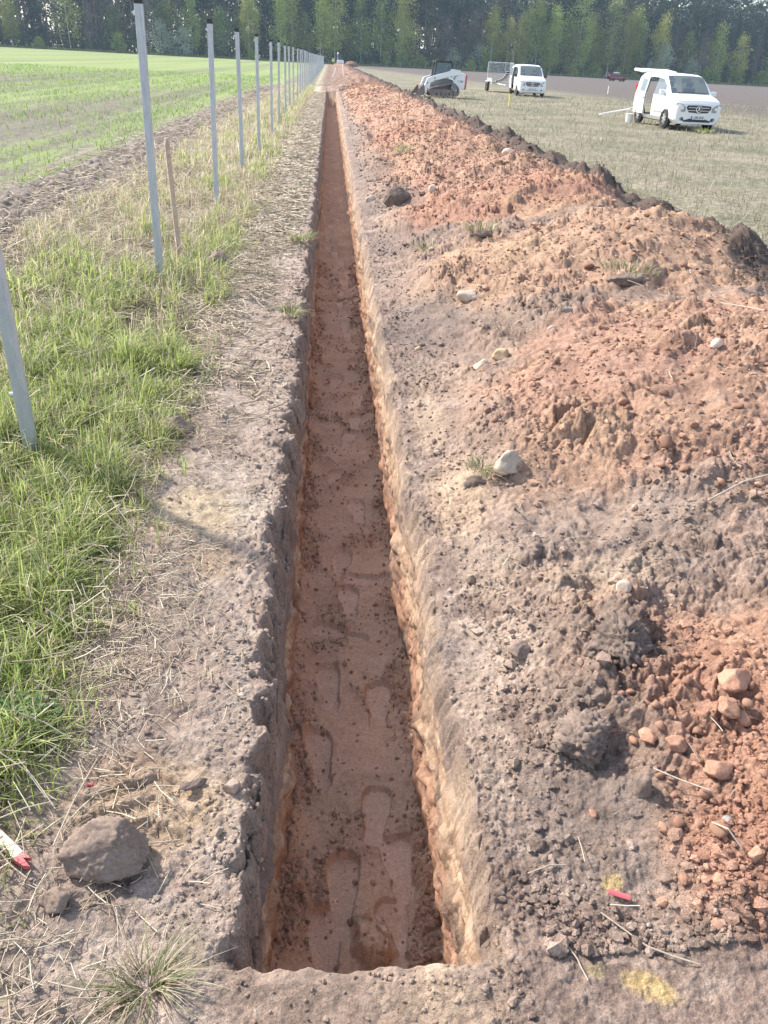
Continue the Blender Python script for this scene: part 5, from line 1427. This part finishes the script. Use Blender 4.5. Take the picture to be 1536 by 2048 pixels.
# ---- dark red estate car far off, tailgate up
car = empty('parked_car', (72.3, 221.0, 0), R(90 + 8))
st = [(0.00, .30, .50, .68, .62, .70, .70, .66, .76, .58), (.12, .25, .66, .80, .72, .82, .80, .76, .84, .68), (.95, .25, .76, .86, .86, .86, .93, .80, .97, .70), (1.20, .25, .78, .88, .90, .87, 1.0, .80, 1.05, .68),
      (1.75, .25, .78, .88, .93, .87, 1.36, .74, 1.46, .60), (2.5, .25, .78, .88, .95, .87, 1.42, .73, 1.54, .60), (3.5, .25, .78, .88, .97, .87, 1.42, .72, 1.54, .59), (4.1, .27, .76, .86, .97, .85, 1.36, .70, 1.47, .57), (4.4, .32, .70, .80, .94, .80, 1.05, .74, 1.10, .66)]
def who2(i, j, s):
    if i == 3 and j >= 6: return 'windscreen'
    if i in (4, 5, 6) and j == 4: return 'win_r' if s < 0 else 'win_l'
    return 'body'
G, P_ = van('car', st, False, who2)
M_MAROON = paint('maroon_paint', (.20, .028, .05), .3, 0, .05, 3, 0, .5)
weld_build(P_['body'], 'body', M_MAROON, car); weld_build(P_['windscreen'], 'windscreen', M_DGLASS, car)
for k in ('win_r', 'win_l'): weld_build(P_[k], 'side_windows', M_DGLASS, car)
for s in (1, -1):
    for y in (.85, 3.45):
        MB().cyl((s * .78, y, .33), (s * .884, y, .33), .37, 22).build('wheel_arch', M_DARK, car, True); wheel(car, s * .80, y, .31, s)
    MB().box((s * .62, -.01, .62), (.26, .03, .14)).build('headlight', M_LENS, car, bevel=.01)
    MB().box((s * .70, 4.36, .86), (.16, .10, .16)).build('tail_lamp', M_REDLENS, car, bevel=.01)
    MB().box((s * .95, 1.45, 1.02), (.16, .10, .13)).build('wing_mirror', M_MAROON, car, bevel=.03)
MB().prism([(4.0, 1.50), (4.05, 1.56), (4.9, 1.78), (4.92, 1.72), (4.1, 1.48)], 0, -.62, .62).build('tailgate', M_MAROON, car, bevel=.02)
MB().box((0, -.02, .42), (1.1, .04, .16)).build('front_grille', M_TRIM, car, bevel=.01)
tag(car, 'small dark maroon car with open tailgate far off before the forest', 'car')
rb = empty('roof_load', (70.2, 221.2, 1.60), R(98)); MB().tube([(0, -.6, .12), (0, .2, .16), (0, .95, .13)], [.10, .16, .09], 10).build('wrapped_bundle', M_WHT, rb, True); MB().box((0, .1, .02), (1.0, .05, .05)).build('carrier_bar', M_TRIM, rb)
tag(rb, 'white wrapped load lying on the roof of the far maroon car', 'load')

# ---- mini excavator at the far end, seen from behind, and a worker beside it
ex = empty('mini_excavator', (2.5, 222.0, .02), 0)
for s in (1, -1):
    o = [(-1.05, .25), (-.90, .04), (.90, .04), (1.05, .25), (.90, .46), (-.90, .46)]
    MB().prism(o, 0, s * .62 - .17, s * .62 + .17).build('track', M_TYRE, ex, bevel=.02)
MB().box((0, 0, .42), (1.0, 1.2, .22)).build('undercarriage', M_LG, ex)
MB().prism([(-.85, .60), (.85, .60), (.86, 1.05), (.70, 1.30), (-.70, 1.30), (-.86, 1.05)], 1, -1.0, -.05).build('counterweight', M_LW, ex, bevel=.08)
MB().box((0, .5, .62), (1.5, 1.4, .14)).build('turntable', M_LG, ex)
cbx = MB()
for x in (-.55, .45):
    for y in (-.05, 1.1): cbx.box((x - .05, y, 1.62), (.08, .08, 1.75))
cbx.box((-.10, .52, 2.50), (1.15, 1.3, .10)); c_ = cbx.build('cab_frame', M_TRIM, ex, bevel=.02)
MB().box((-.10, -.06, 1.95), (.95, .02, .95)).build('rear_window', M_DGLASS, c_)
for s in (-.62, .42): MB().box((s, .52, 1.75), (.02, 1.05, 1.35)).build('side_window', M_DGLASS, c_)
bo = MB().prism([(1.0, .8), (1.35, .9), (2.1, 2.3), (3.0, 2.65), (3.0, 2.9), (2.0, 2.65), (1.75, 2.45)], 0, -.72, -.50).build('boom', M_LW, ex, bevel=.02)
MB().prism([(2.9, 2.7), (3.1, 2.85), (3.3, .9), (3.12, .85)], 0, -.69, -.53).build('dipper_arm', M_LW, ex, bevel=.02)
MB().prism([(3.1, .95), (3.4, .9), (3.45, .45), (3.1, .25), (2.85, .5)], 0, -.85, -.37).build('digging_bucket', M_MUD, ex)
tag(ex, 'tiny white mini excavator at the far end of the trench before the forest', 'excavator')

def person(name, label, loc, rz):
    root = empty(name, loc, rz)
    J = {'pel': (0, 0, .93), 'wai': (0, 0, 1.08), 'che': (0, .02, 1.30), 'nec': (0, .02, 1.48), 'hd0': (0, .01, 1.57), 'hd1': (0, -.005, 1.66), 'hd2': (0, .01, 1.74)}
    E_ = [('pel', 'wai'), ('wai', 'che'), ('che', 'nec'), ('nec', 'hd0'), ('hd0', 'hd1'), ('hd1', 'hd2')]
    Rr = {'pel': (.155, .115), 'wai': (.14, .105), 'che': (.165, .12), 'nec': (.058, .058), 'hd0': (.075, .085), 'hd1': (.080, .10), 'hd2': (.055, .065)}
    for s, n in ((1, 'l'), (-1, 'r')):
        J.update({'hip' + n: (s * .095, 0, .88), 'kne' + n: (s * .11, -.03, .49), 'ank' + n: (s * .12, .02, .09), 'toe' + n: (s * .13, -.14, .045), 'sho' + n: (s * .18, .02, 1.42), 'elb' + n: (s * .26, .0, 1.14), 'wri' + n: (s * .27, -.14, .92), 'pal' + n: (s * .27, -.18, .86)})
        Rr.update({'hip' + n: (.088, .09), 'kne' + n: (.058, .06), 'ank' + n: (.042, .045), 'toe' + n: (.04, .03), 'sho' + n: (.058, .058), 'elb' + n: (.042, .042), 'wri' + n: (.028, .028), 'pal' + n: (.034, .02)})
        E_ += [('pel', 'hip' + n), ('hip' + n, 'kne' + n), ('kne' + n, 'ank' + n), ('ank' + n, 'toe' + n), ('che', 'sho' + n), ('sho' + n, 'elb' + n), ('elb' + n, 'wri' + n), ('wri' + n, 'pal' + n)]
        for q in range(5):
            f = 'f%d%s' % (q, n)
            if q == 4: J[f] = (s * .235, -.205, .86); Rr[f] = (.010, .010)
            else: J[f] = (s * (.255 + .012 * q), -.215 + .006 * q, .79 + .008 * abs(q - 1)); Rr[f] = (.009, .009)
            E_.append(('pal' + n, f))
    names = list(J); me = bpy.data.meshes.new('body'); me.from_pydata([J[k] for k in names], [(names.index(a), names.index(b)) for a, b in E_], [])
    o = bpy.data.objects.new('body', me); COL.objects.link(o); o.parent = root
    md = o.modifiers.new('skin', 'SKIN'); o.modifiers.new('sub', 'SUBSURF').levels = 1; o.modifiers['sub'].render_levels = 1
    for i, k in enumerate(names):
        me.skin_vertices[0].data[i].radius = Rr[k]; me.skin_vertices[0].data[i].use_root = (k == 'pel')
    # skin and dark trousers on one continuous surface, split by height
    m, nt, b = new_mat('skin_and_trousers'); tc = N(nt, 'ShaderNodeTexCoord'); sp = N(nt, 'ShaderNodeSeparateXYZ'); nt.links.new(tc.outputs['Object'], sp.inputs[0])
    r = ramp(nt, sp.outputs['Z'], [(.0, (.03, .032, .045)), (.95, (.05, .05, .07)), (.96, (.55, .34, .25))]); r.color_ramp.interpolation = 'CONSTANT'; nt.links.new(r.outputs['Color'], b.inputs['Base Color']); b.inputs['Roughness'].default_value = .8
    me.materials.append(m)
    v = MB()
    for prof, z in (((.20, .15), .82), ((.195, .145), 1.05), ((.215, .155), 1.30), ((.20, .13), 1.44), ((.10, .08), 1.50)):
        for k in range(16): a = 2 * math.pi * k / 16; v.v.append((prof[0] * math.cos(a), .01 + prof[1] * math.sin(a), z))
    v.f = [(i * 16 + k, i * 16 + (k + 1) % 16, (i + 1) * 16 + (k + 1) % 16, (i + 1) * 16 + k) for i in range(4) for k in range(16)]
    vest = v.build('high_visibility_jacket', paint('hi_vis_yellow', (.62, .78, .08), .7, 0, .08, 20), root, True)
    for s in (1, -1): MB().tube([(s * .19, .02, 1.43), (s * .262, .0, 1.14), (s * .27, -.11, .97)], [.075, .06, .046], 12).build('sleeve', vest.data.materials[0], root, True)
    MB().tube([(0, .01, 1.10), (0, .01, 1.15)], [.205, .205], 16).build('reflective_band', M_RIM, vest)
    h = MB(); vs_ = []
    for i, (z, q) in enumerate(((1.68, .105), (1.73, .10), (1.78, .075), (1.80, .02))):
        for k in range(14): a = 2 * math.pi * k / 14; h.v.append((q * math.cos(a), .005 + q * 1.15 * math.sin(a), z))
    h.f = [(i * 14 + k, i * 14 + (k + 1) % 14, (i + 1) * 14 + (k + 1) % 14, (i + 1) * 14 + k) for i in range(3) for k in range(14)] + [tuple(42 + k for k in range(14))]
    h.build('hair', paint('dark_hair', (.04, .03, .025), .7), root, True)
    f = MB(); f.box((0, -.105, 1.645), (.022, .03, .04), taper=.6); f.box((0, -.094, 1.605), (.05, .012, .010)); f.build('face_features', paint('lip_skin', (.45, .24, .19), .7), root)
    e = MB()
    for s in (1, -1): e.box((s * .032, -.092, 1.672), (.022, .012, .012))
    e.build('eyes', M_TRIM, root)
    return tag(root, label, 'person')
person('person', 'worker in bright yellow jacket standing left of the far excavator', (.75, 219.5, .0), R(200))
# red spoil cone beside the excavator
o = big('spoil_mound', 'small red soil mound right of the far excavator', 'soil mound', (5.2, 226), (1.5, 1.2, .9), M_RED, 77, 0, .3, 4, .15, .05, 0)
# ------------------------------------------------------------------ forest
def edge_y(x): return 299 + .22 * (x - 17.5) + 3 * math.sin(x * .05) + 2 * math.sin(x * .13 + 1)
def cards(centres, spread, n, size, seed, droop=0.0, flat=1.0, vert=0.0):
    """leaf-sized faces strewn round clump centres"""
    r = np.random.default_rng(seed)
    c = centres[r.integers(0, len(centres), n)]
    p = c + r.normal(0, 1, (n, 3)) * spread * np.array([1, 1, flat])
    p[:, 2] -= droop * np.abs(r.normal(0, 1, n))
    a = r.normal(0, 1, (n, 3)); a[:, 2] += vert * np.sign(a[:, 2]) * 2; a /= np.linalg.norm(a, axis=1)[:, None]
    b = np.cross(a, r.normal(0, 1, (n, 3))); b /= np.linalg.norm(b, axis=1)[:, None]
    s = size * r.uniform(.5, 1.3, n)[:, None]
    w = s * r.uniform(.45, .8, n)[:, None]
    V = np.stack([p - a * s * .5, p + b * w * .5, p + a * s * .5, p - b * w * .5], 1)
    return V.reshape(-1, 3), np.arange(n * 4).reshape(-1, 4)

def crown_centres(H, z0, z1, rmax, n, seed, shape='egg'):
    r = np.random.default_rng(seed); out = []
    while len(out) < n:
        t = r.random(); a = r.uniform(0, 6.283)
        if shape == 'egg': q = math.sin(math.pi * min(1, t * .93 + .07)) ** .7 * (1.05 - .45 * t)
        elif shape == 'cone': q = (1 - t) ** .8 + .04
        elif shape == 'pine': q = math.sin(math.pi * min(1, t * .8 + .16)) ** .6
        else: q = math.sqrt(max(0, 1 - (2 * t * .5 + .5 - .5 - .02) ** 2)) * (1 - .35 * t)
        rad = rmax * q * math.sqrt(r.random()) * (1 + .25 * math.sin(a * 3 + seed))
        out.append((rad * math.cos(a), rad * math.sin(a), z0 + (z1 - z0) * t))
    return np.array(out)

M_LEAF = {
    'birch': leaf_material('birch_leaves', col=(.47, .51, .15), transl=.5, objvar=.25, hue=.025),
    'pine': leaf_material('pine_needles', col=(.040, .066, .042), transl=.1, objvar=.25, hue=.02),
    'spruce': leaf_material('spruce_needles', col=(.026, .052, .034), transl=.1, objvar=.2, hue=.02),
    'bare': leaf_material('bare_twigs', col=(.20, .155, .145), transl=.1, objvar=.25, hue=.03),
    'aspen': leaf_material('aspen_leaves', col=(.25, .30, .10), transl=.4, objvar=.25, hue=.03),
    'willow': leaf_material('willow_leaves', col=(.36, .42, .11), transl=.45, objvar=.2, hue=.02),
    'silver': leaf_material('silver_leaves', col=(.46, .52, .38), transl=.4, objvar=.12, hue=.015)}
M_BIRCHB = None
def birch_bark():
    m, nt, b = new_mat('birch_bark'); tc = N(nt, 'ShaderNodeTexCoord'); mp = N(nt, 'ShaderNodeMapping'); mp.inputs['Scale'].default_value = (1, 1, 3.0); nt.links.new(tc.outputs['Object'], mp.inputs['Vector'])
    n = noise_node(nt, 1.6, 4, .7, mp.outputs[0]); r = ramp(nt, n.outputs['Fac'], [(.36, (.08, .075, .07)), (.44, (.62, .61, .58)), (.75, (.74, .73, .70))]); nt.links.new(r.outputs['Color'], b.inputs['Base Color']); b.inputs['Roughness'].default_value = .8; return m
M_BIRCHB = birch_bark()
def pine_bark():
    m, nt, b = new_mat('pine_bark'); tc = N(nt, 'ShaderNodeTexCoord'); sp = N(nt, 'ShaderNodeSeparateXYZ'); nt.links.new(tc.outputs['Object'], sp.inputs[0])
    mr = N(nt, 'ShaderNodeMapRange'); mr.inputs[1].default_value = 4; mr.inputs[2].default_value = 14; nt.links.new(sp.outputs['Z'], mr.inputs[0])
    n = noise_node(nt, 3, 4, .7, tc.outputs['Object']); r = ramp(nt, n.outputs['Fac'], [(.3, .7), (.7, 1.3)])
    nt.links.new(mixc(nt, 1.0, mixc(nt, mr.outputs[0], (.10, .075, .065), (.26, .13, .075)), r.outputs['Color'], 'MULTIPLY'), b.inputs['Base Color']); b.inputs['Roughness'].default_value = .9; return m
M_PINEB = pine_bark()
M_BARK = paint('grey_bark', (.13, .115, .10), .9, 0, .3, 3)

def tree_proto(kind, seed):
    r = random.Random(seed); root = empty({'birch': 'birch_tree', 'pine': 'pine_tree', 'spruce': 'spruce_tree', 'bare': 'bare_tree', 'aspen': 'leafy_tree', 'willow': 'bush', 'silver': 'bush'}[kind])
    H = {'birch': r.uniform(18.5, 23), 'pine': r.uniform(27, 32), 'spruce': r.uniform(17, 22), 'bare': r.uniform(13, 19), 'aspen': r.uniform(11, 16), 'willow': r.uniform(3.0, 4.2), 'silver': r.uniform(6.5, 8.5)}[kind]
    tr = MB(); bend = (r.uniform(-.5, .5), r.uniform(-.5, .5))
    pt = lambda t: (bend[0] * math.sin(t * 2.2), bend[1] * math.sin(t * 1.7), H * t)
    r0 = {'birch': .15, 'pine': .22, 'spruce': .2, 'bare': .15, 'aspen': .14, 'willow': .07, 'silver': .12}[kind]
    if kind in ('willow', 'silver'):
        for k in range(6):
            a = k * 1.05 + r.random(); q = H * .28
            tr.tube([(.1 * math.cos(a), .1 * math.sin(a), -.1), (q * .5 * math.cos(a), q * .5 * math.sin(a), H * .4), (q * math.cos(a), q * math.sin(a), H * .8)], [r0, r0 * .7, r0 * .2], 5)
    else:
        tr.tube([pt(t) if t > 0 else (0, 0, -.3) for t in np.linspace(0, .97, 9)], [r0 * (1 - .88 * t) * (1.25 if t == 0 else 1) for t in np.linspace(0, .97, 9)], 7)
        lo = {'birch': .32, 'pine': .58, 'spruce': .12, 'bare': .25, 'aspen': .25}[kind]
        for k in range(16 if kind != 'bare' else 26):
            t = r.uniform(lo, .93); a = r.uniform(0, 6.28); L = H * {'birch': .15, 'pine': .13, 'spruce': .14 * (1.1 - t), 'bare': .20 * (1.15 - t), 'aspen': .17}[kind] * r.uniform(.7, 1.2); p = Vector(pt(t)); up = {'birch': .9, 'pine': .25, 'spruce': -.15, 'bare': 1.1, 'aspen': .8}[kind]
            d = Vector((math.cos(a), math.sin(a), up)).normalized() * L; tr.tube([p, p + d * .55, p + d + Vector((0, 0, -.12 * L if kind == 'birch' else .1 * L))], [r0 * .36 * (1.1 - t), r0 * .2 * (1.1 - t) + .01, .012], 4, False)
        if kind == 'pine':
            for k in range(12):
                t = r.uniform(.2, .56); a = r.uniform(0, 6.28); p = Vector(pt(t)); tr.tube([p, p + Vector((math.cos(a), math.sin(a), .05)) * r.uniform(.5, 1.5)], [.03, .01], 3, False)
    tr.build('trunk', {'birch': M_BIRCHB, 'pine': M_PINEB}.get(kind, M_BARK), root, True)
    if kind == 'birch': V, Q = cards(crown_centres(H, H * .20, H * .98, H * .21, 36, seed), .80, 4200, .46, seed, .7, 1.5)
    elif kind == 'pine': V, Q = cards(crown_centres(H, H * .46, H, H * .15, 52, seed, 'pine'), .66, 3000, .42, seed, 0, .55)
    elif kind == 'spruce': V, Q = cards(crown_centres(H, H * .06, H, H * .17, 60, seed, 'cone'), .5, 2600, .45, seed, .3, .5)
    elif kind == 'bare': V, Q = cards(crown_centres(H, H * .25, H * .98, H * .17, 44, seed), .8, 900, .75, seed, 0, 1.4, 1.2); 
    elif kind == 'aspen': V, Q = cards(crown_centres(H, H * .18, H * .98, H * .2, 54, seed), .75, 2500, .45, seed, .3, 1.1)
    elif kind == 'willow': V, Q = cards(crown_centres(H, .4, H, H * .62, 36, seed, 'dome'), .40, 1500, .34, seed, .2, 1.0)
    else: V, Q = cards(crown_centres(H, 1.0, H, H * .46, 46, seed, 'dome'), .55, 2100, .38, seed, .3, 1.0)
    if kind == 'bare':
        V = V.reshape(-1, 4, 3); mid = V.mean(1, keepdims=True); V[:, 1] = mid[:, 0] + (V[:, 1] - mid[:, 0]) * .22; V[:, 3] = mid[:, 0] + (V[:, 3] - mid[:, 0]) * .22; V = V.reshape(-1, 3)
    mesh_from('crown' if kind not in ('willow', 'silver') else 'foliage', V, Q, None, M_LEAF[kind], None, False, root)
    return root

SECT = [(-75, 'behind the sown field\'s left end'), (-45, 'behind field left of second post'), (-20, 'behind field among near posts'), (-2, 'behind the dense run of far posts'), (12, 'behind the tiny far excavator'),
        (28, 'between excavator and tracked loader'), (45, 'behind the tracked loader'), (60, 'behind the loader and trailer gap'), (80, 'behind the trailer and panel van'), (105, 'between the two white vans'), (122, 'behind the maroon car'), (160, 'behind the nearest white van'), (999, 'at the bare field\'s right end')]
def sector(x):
    for lim, t in SECT:
        if x < lim: return t
FR = random.Random(42)
plan = []
# front row picked out from the photograph
for x, k in ((-95, 'birch'), (-91, 'birch'), (-79, 'birch'), (-63, 'aspen'), (-40, 'birch'), (-33, 'aspen'), (-26, 'birch'), (-12, 'birch'), (1.5, 'birch'), (6, 'aspen'), (22, 'birch'), (27, 'aspen'), (58, 'aspen'), (64, 'birch'), (70, 'birch'), (76, 'birch'), (83, 'birch'), (90, 'aspen'), (105, 'birch'), (143, 'birch'), (150, 'birch'), (52, 'birch'), (55, 'birch'), (61, 'birch'), (67, 'birch'), (73, 'birch'), (79, 'aspen'), (87, 'birch'), (94, 'birch'), (101, 'birch'), (109, 'aspen'), (115, 'birch'), (16, 'birch'), (25, 'birch'), (-17, 'birch'), (-3, 'birch'), (10, 'birch'), (164, 'aspen'), (178, 'birch'), (-8, 'aspen'), (-107, 'birch'), (-120, 'aspen'), (192, 'birch'), (205, 'aspen'), (-70, 'bare'), (-54, 'bare'), (-47, 'aspen'), (38, 'bare'), (44, 'bare'), (49, 'bare'), (97, 'bare'), (126, 'aspen'), (133, 'bare'), (157, 'bare'), (170, 'bare')):
    plan.append((x, FR.uniform(-1, 4), k, FR.uniform(.72, 1.22)))
for x, k, s in ((18, 'willow', 1.1), (23.5, 'willow', 1.2), (29, 'willow', 1.0), (41, 'silver', .85), (50, 'silver', 1.05), (47, 'willow', .9), (52.5, 'willow', .9), (82, 'willow', 1.1), (117, 'silver', 1.5), (112, 'silver', .8), (100, 'willow', .9), (106, 'willow', .7), (-62, 'willow', 1.3), (-51, 'silver', 1.2), (-44, 'silver', 1.0), (-24, 'willow', .8), (128, 'silver', 1.0), (136, 'willow', 1.3), (150, 'willow', 1.2), (160, 'willow', 1.3), (171, 'willow', 1.2), (183, 'willow', 1.1), (-36, 'willow', .7), (35, 'willow', .8), (64, 'willow', 1.0), (72, 'willow', 1.0), (90, 'willow', 1.2), (141, 'willow', 1.0), (-85, 'willow', .8), (-100, 'willow', .9), (198, 'willow', 1.2), (-14, 'willow', .7)):
    plan.append((x, FR.uniform(-3, -1) if k == 'willow' else FR.uniform(-1, 1), k, s))
x = -128
while x < 212: plan.append((x, FR.uniform(4, 9), FR.choice(('pine', 'pine', 'spruce', 'bare', 'aspen', 'spruce')), FR.uniform(.9, 1.15))); x += FR.uniform(2.6, 5.0)
x = -130
while x < 214: plan.append((x, FR.uniform(9, 15), FR.choice(('pine', 'pine', 'pine', 'spruce', 'bare')), FR.uniform(.95, 1.2))); x += FR.uniform(2.6, 4.6)
protos_t = {}; cnt = {}
for k, n in (('birch', 4), ('pine', 4), ('spruce', 3), ('bare', 3), ('aspen', 3), ('willow', 3), ('silver', 2)):
    protos_t[k] = [tree_proto(k, 500 + 11 * len(protos_t) + q) for q in range(n)]
usedt = set()
WORD = {'birch': 'pale green white-trunked birch', 'pine': 'dark tall pine', 'spruce': 'dark bluish spruce', 'bare': 'leafless greyish tree', 'aspen': 'dull green leafy tree', 'willow': 'low bright green bush', 'silver': 'rounded silvery green bush'}
CAT = {'birch': 'birch', 'pine': 'pine', 'spruce': 'spruce', 'bare': 'tree', 'aspen': 'tree', 'willow': 'bush', 'silver': 'bush'}
front = {}
for (x, dy, k, s) in plan:
    if dy < 4.0: front.setdefault((k, sector(x)), []).append(x)
for v in front.values(): v.sort()
for q, (x, dy, k, s) in enumerate(plan):
    j = q % len(protos_t[k]); key = (k, j)
    o = protos_t[k][j] if key not in usedt else copy_tree(protos_t[k][j]); usedt.add(key)
    jx = FR.uniform(-2.2, 2.2) if k in ('birch', 'aspen') and abs(x) > 12 else 0
    o.location = (x + jx, edge_y(x) + dy, -.05); o.scale = (s * FR.uniform(.85, 1.25),) * 2 + (s,); o.rotation_euler = (0, 0, FR.uniform(0, 6.28))
    sec = sector(x)
    if dy < 4.0:
        fl = front[(k, sec)]; n = len(fl); i = fl.index(x)
        pre = '' if n == 1 else (['leftmost ', 'second from left '] + ['third from left ', 'fourth from left ', 'fifth from left ', 'sixth from left ', 'seventh from left '])[i]
        if n > 1 and i == n - 1: pre = 'rightmost '
        lab = pre + WORD[k] + ' ' + sec; grp = 'front row of the forest edge'
    else:
        lab = WORD[k] + ' in the second rank ' + sec; grp = 'trees of the second rank, ' + sec
    tag(o, lab, CAT[k], grp)
# the wood behind, one mass
Vs = []; Qs = []; off = 0; tv = MB()
for q in range(860):
    x = FR.uniform(-175, 260); d = 14 + 110 * FR.random() ** 1.25; y = edge_y(x) + d; H = FR.uniform(27, 36); k = FR.random()
    if k < .7: c = crown_centres(H, H * .45, H, H * .15, 12, q, 'pine'); V, Q = cards(c, .85, 260, 1.05, q, 0, .7)
    else: c = crown_centres(H * .85, H * .05, H * .85, H * .17, 16, q, 'cone'); V, Q = cards(c, .7, 300, 1.0, q, .3, .6)
    V = V + np.array([x, y, 0]); Vs.append(V); Qs.append(Q + off); off += len(V)
    tv.tube([(x, y, -.3), (x + FR.uniform(-.4, .4), y, H * .9)], [.22, .05], 5, False)
wood = mesh_from('woodland', np.concatenate(Vs), np.concatenate(Qs), None, M_LEAF['pine'], None, False)
tag(wood, 'dark pine wood massed behind the forest edge', 'woodland', kind='stuff')
tr_ = tv.build('trunks', M_PINEB, wood, True); tr_['kind'] = 'stuff'
# shrub layer and tall grass under the edge
n = 5200; x = rng.uniform(-135, 215, n); yy = np.array([edge_y(v) for v in x]) + rng.uniform(-2, 14, n); c = np.stack([x, yy, 1.2 + 2.2 * rng.random(n) ** 2], -1)
V, Q = cards(c, .5, 30000, .55, 9, .2, 1.2)
n2 = 5000; x2 = rng.uniform(-180, 265, n2); d2 = 10 + 110 * rng.random(n2); y2_ = np.array([edge_y(v) for v in x2]) + d2
V2, Q2 = cards(np.stack([x2, y2_, 1 + 25 * rng.random(n2) ** 1.3], -1), 1.3, 80000, 1.5, 10, .2, 1.3); Q = np.concatenate([Q, Q2 + len(V)]); V = np.concatenate([V, V2])
tag(mesh_from('undergrowth', V, Q, None, leaf_material('undergrowth_leaves', col=(.075, .105, .045), transl=.3), None, False), 'dense low undergrowth along the forest edge', 'undergrowth', kind='stuff')
n = 26000; x = rng.uniform(-135, 215, n); yy = np.array([edge_y(v) for v in x]) - 2.5 + rng.normal(0, 1.6, n) - (x > 95) * rng.uniform(0, 7, n)
tag(blades('margin_grass', np.stack([x, yy, np.full(n, -.05)], -1), rng.uniform(.3, .8, n), rng.uniform(.08, .2, n), rng.uniform(0, 6.28, n), np.abs(rng.normal(.4, .3, n)), pick([(.26, .30, .11), (.32, .31, .17), (.20, .25, .09), (.38, .34, .21)], n), M_BLADE), 'rough grass margin in front of the forest', 'grass', kind='stuff')
# stakes of the old pasture fence along the forest edge
sp_ = empty('fence_stake'); MB().box((0, 0, .65), (.13, .11, 1.5), taper=.85).build('stake', paint('bleached_wood', (.46, .43, .38), .85, 0, .2, 5), sp_)
MB().box((0, 0, 1.42), (.09, .08, .05), taper=.5).build('cut_top', paint('bleached_end', (.58, .54, .47), .85, 0, .1, 5), sp_)
x = 14.0; first = True
while x < 205:
    o = sp_ if first else copy_tree(sp_); first = False
    o.location = (x, edge_y(x) - 5.2 + FR.uniform(-.4, .4), -.05); o.rotation_euler = (FR.uniform(-.06, .06), FR.uniform(-.08, .08), FR.uniform(0, 3)); o.scale = (1, 1, FR.uniform(.9, 1.25))
    tag(o, 'bleached wooden stake in the fence line ' + sector(x), 'fence stake', 'stakes of the fence along the forest')
    x += FR.uniform(3.6, 4.8)
# ------------------------------------------------------------------ the air
m = bpy.data.materials.new('haze'); m.use_nodes = True; nt = m.node_tree
nt.nodes.remove(nt.nodes['Principled BSDF'])
pv = N(nt, 'ShaderNodeVolumePrincipled'); pv.inputs['Color'].default_value = (.58, .79, 1.0, 1); pv.inputs['Density'].default_value = .00026; pv.inputs['Anisotropy'].default_value = .25
nt.links.new(pv.outputs[0], nt.nodes['Material Output'].inputs['Volume'])
hz = MB().box((40, 390, 19.5), (1340, 1040, 43)).build('haze', m); tag(hz, kind='stuff')
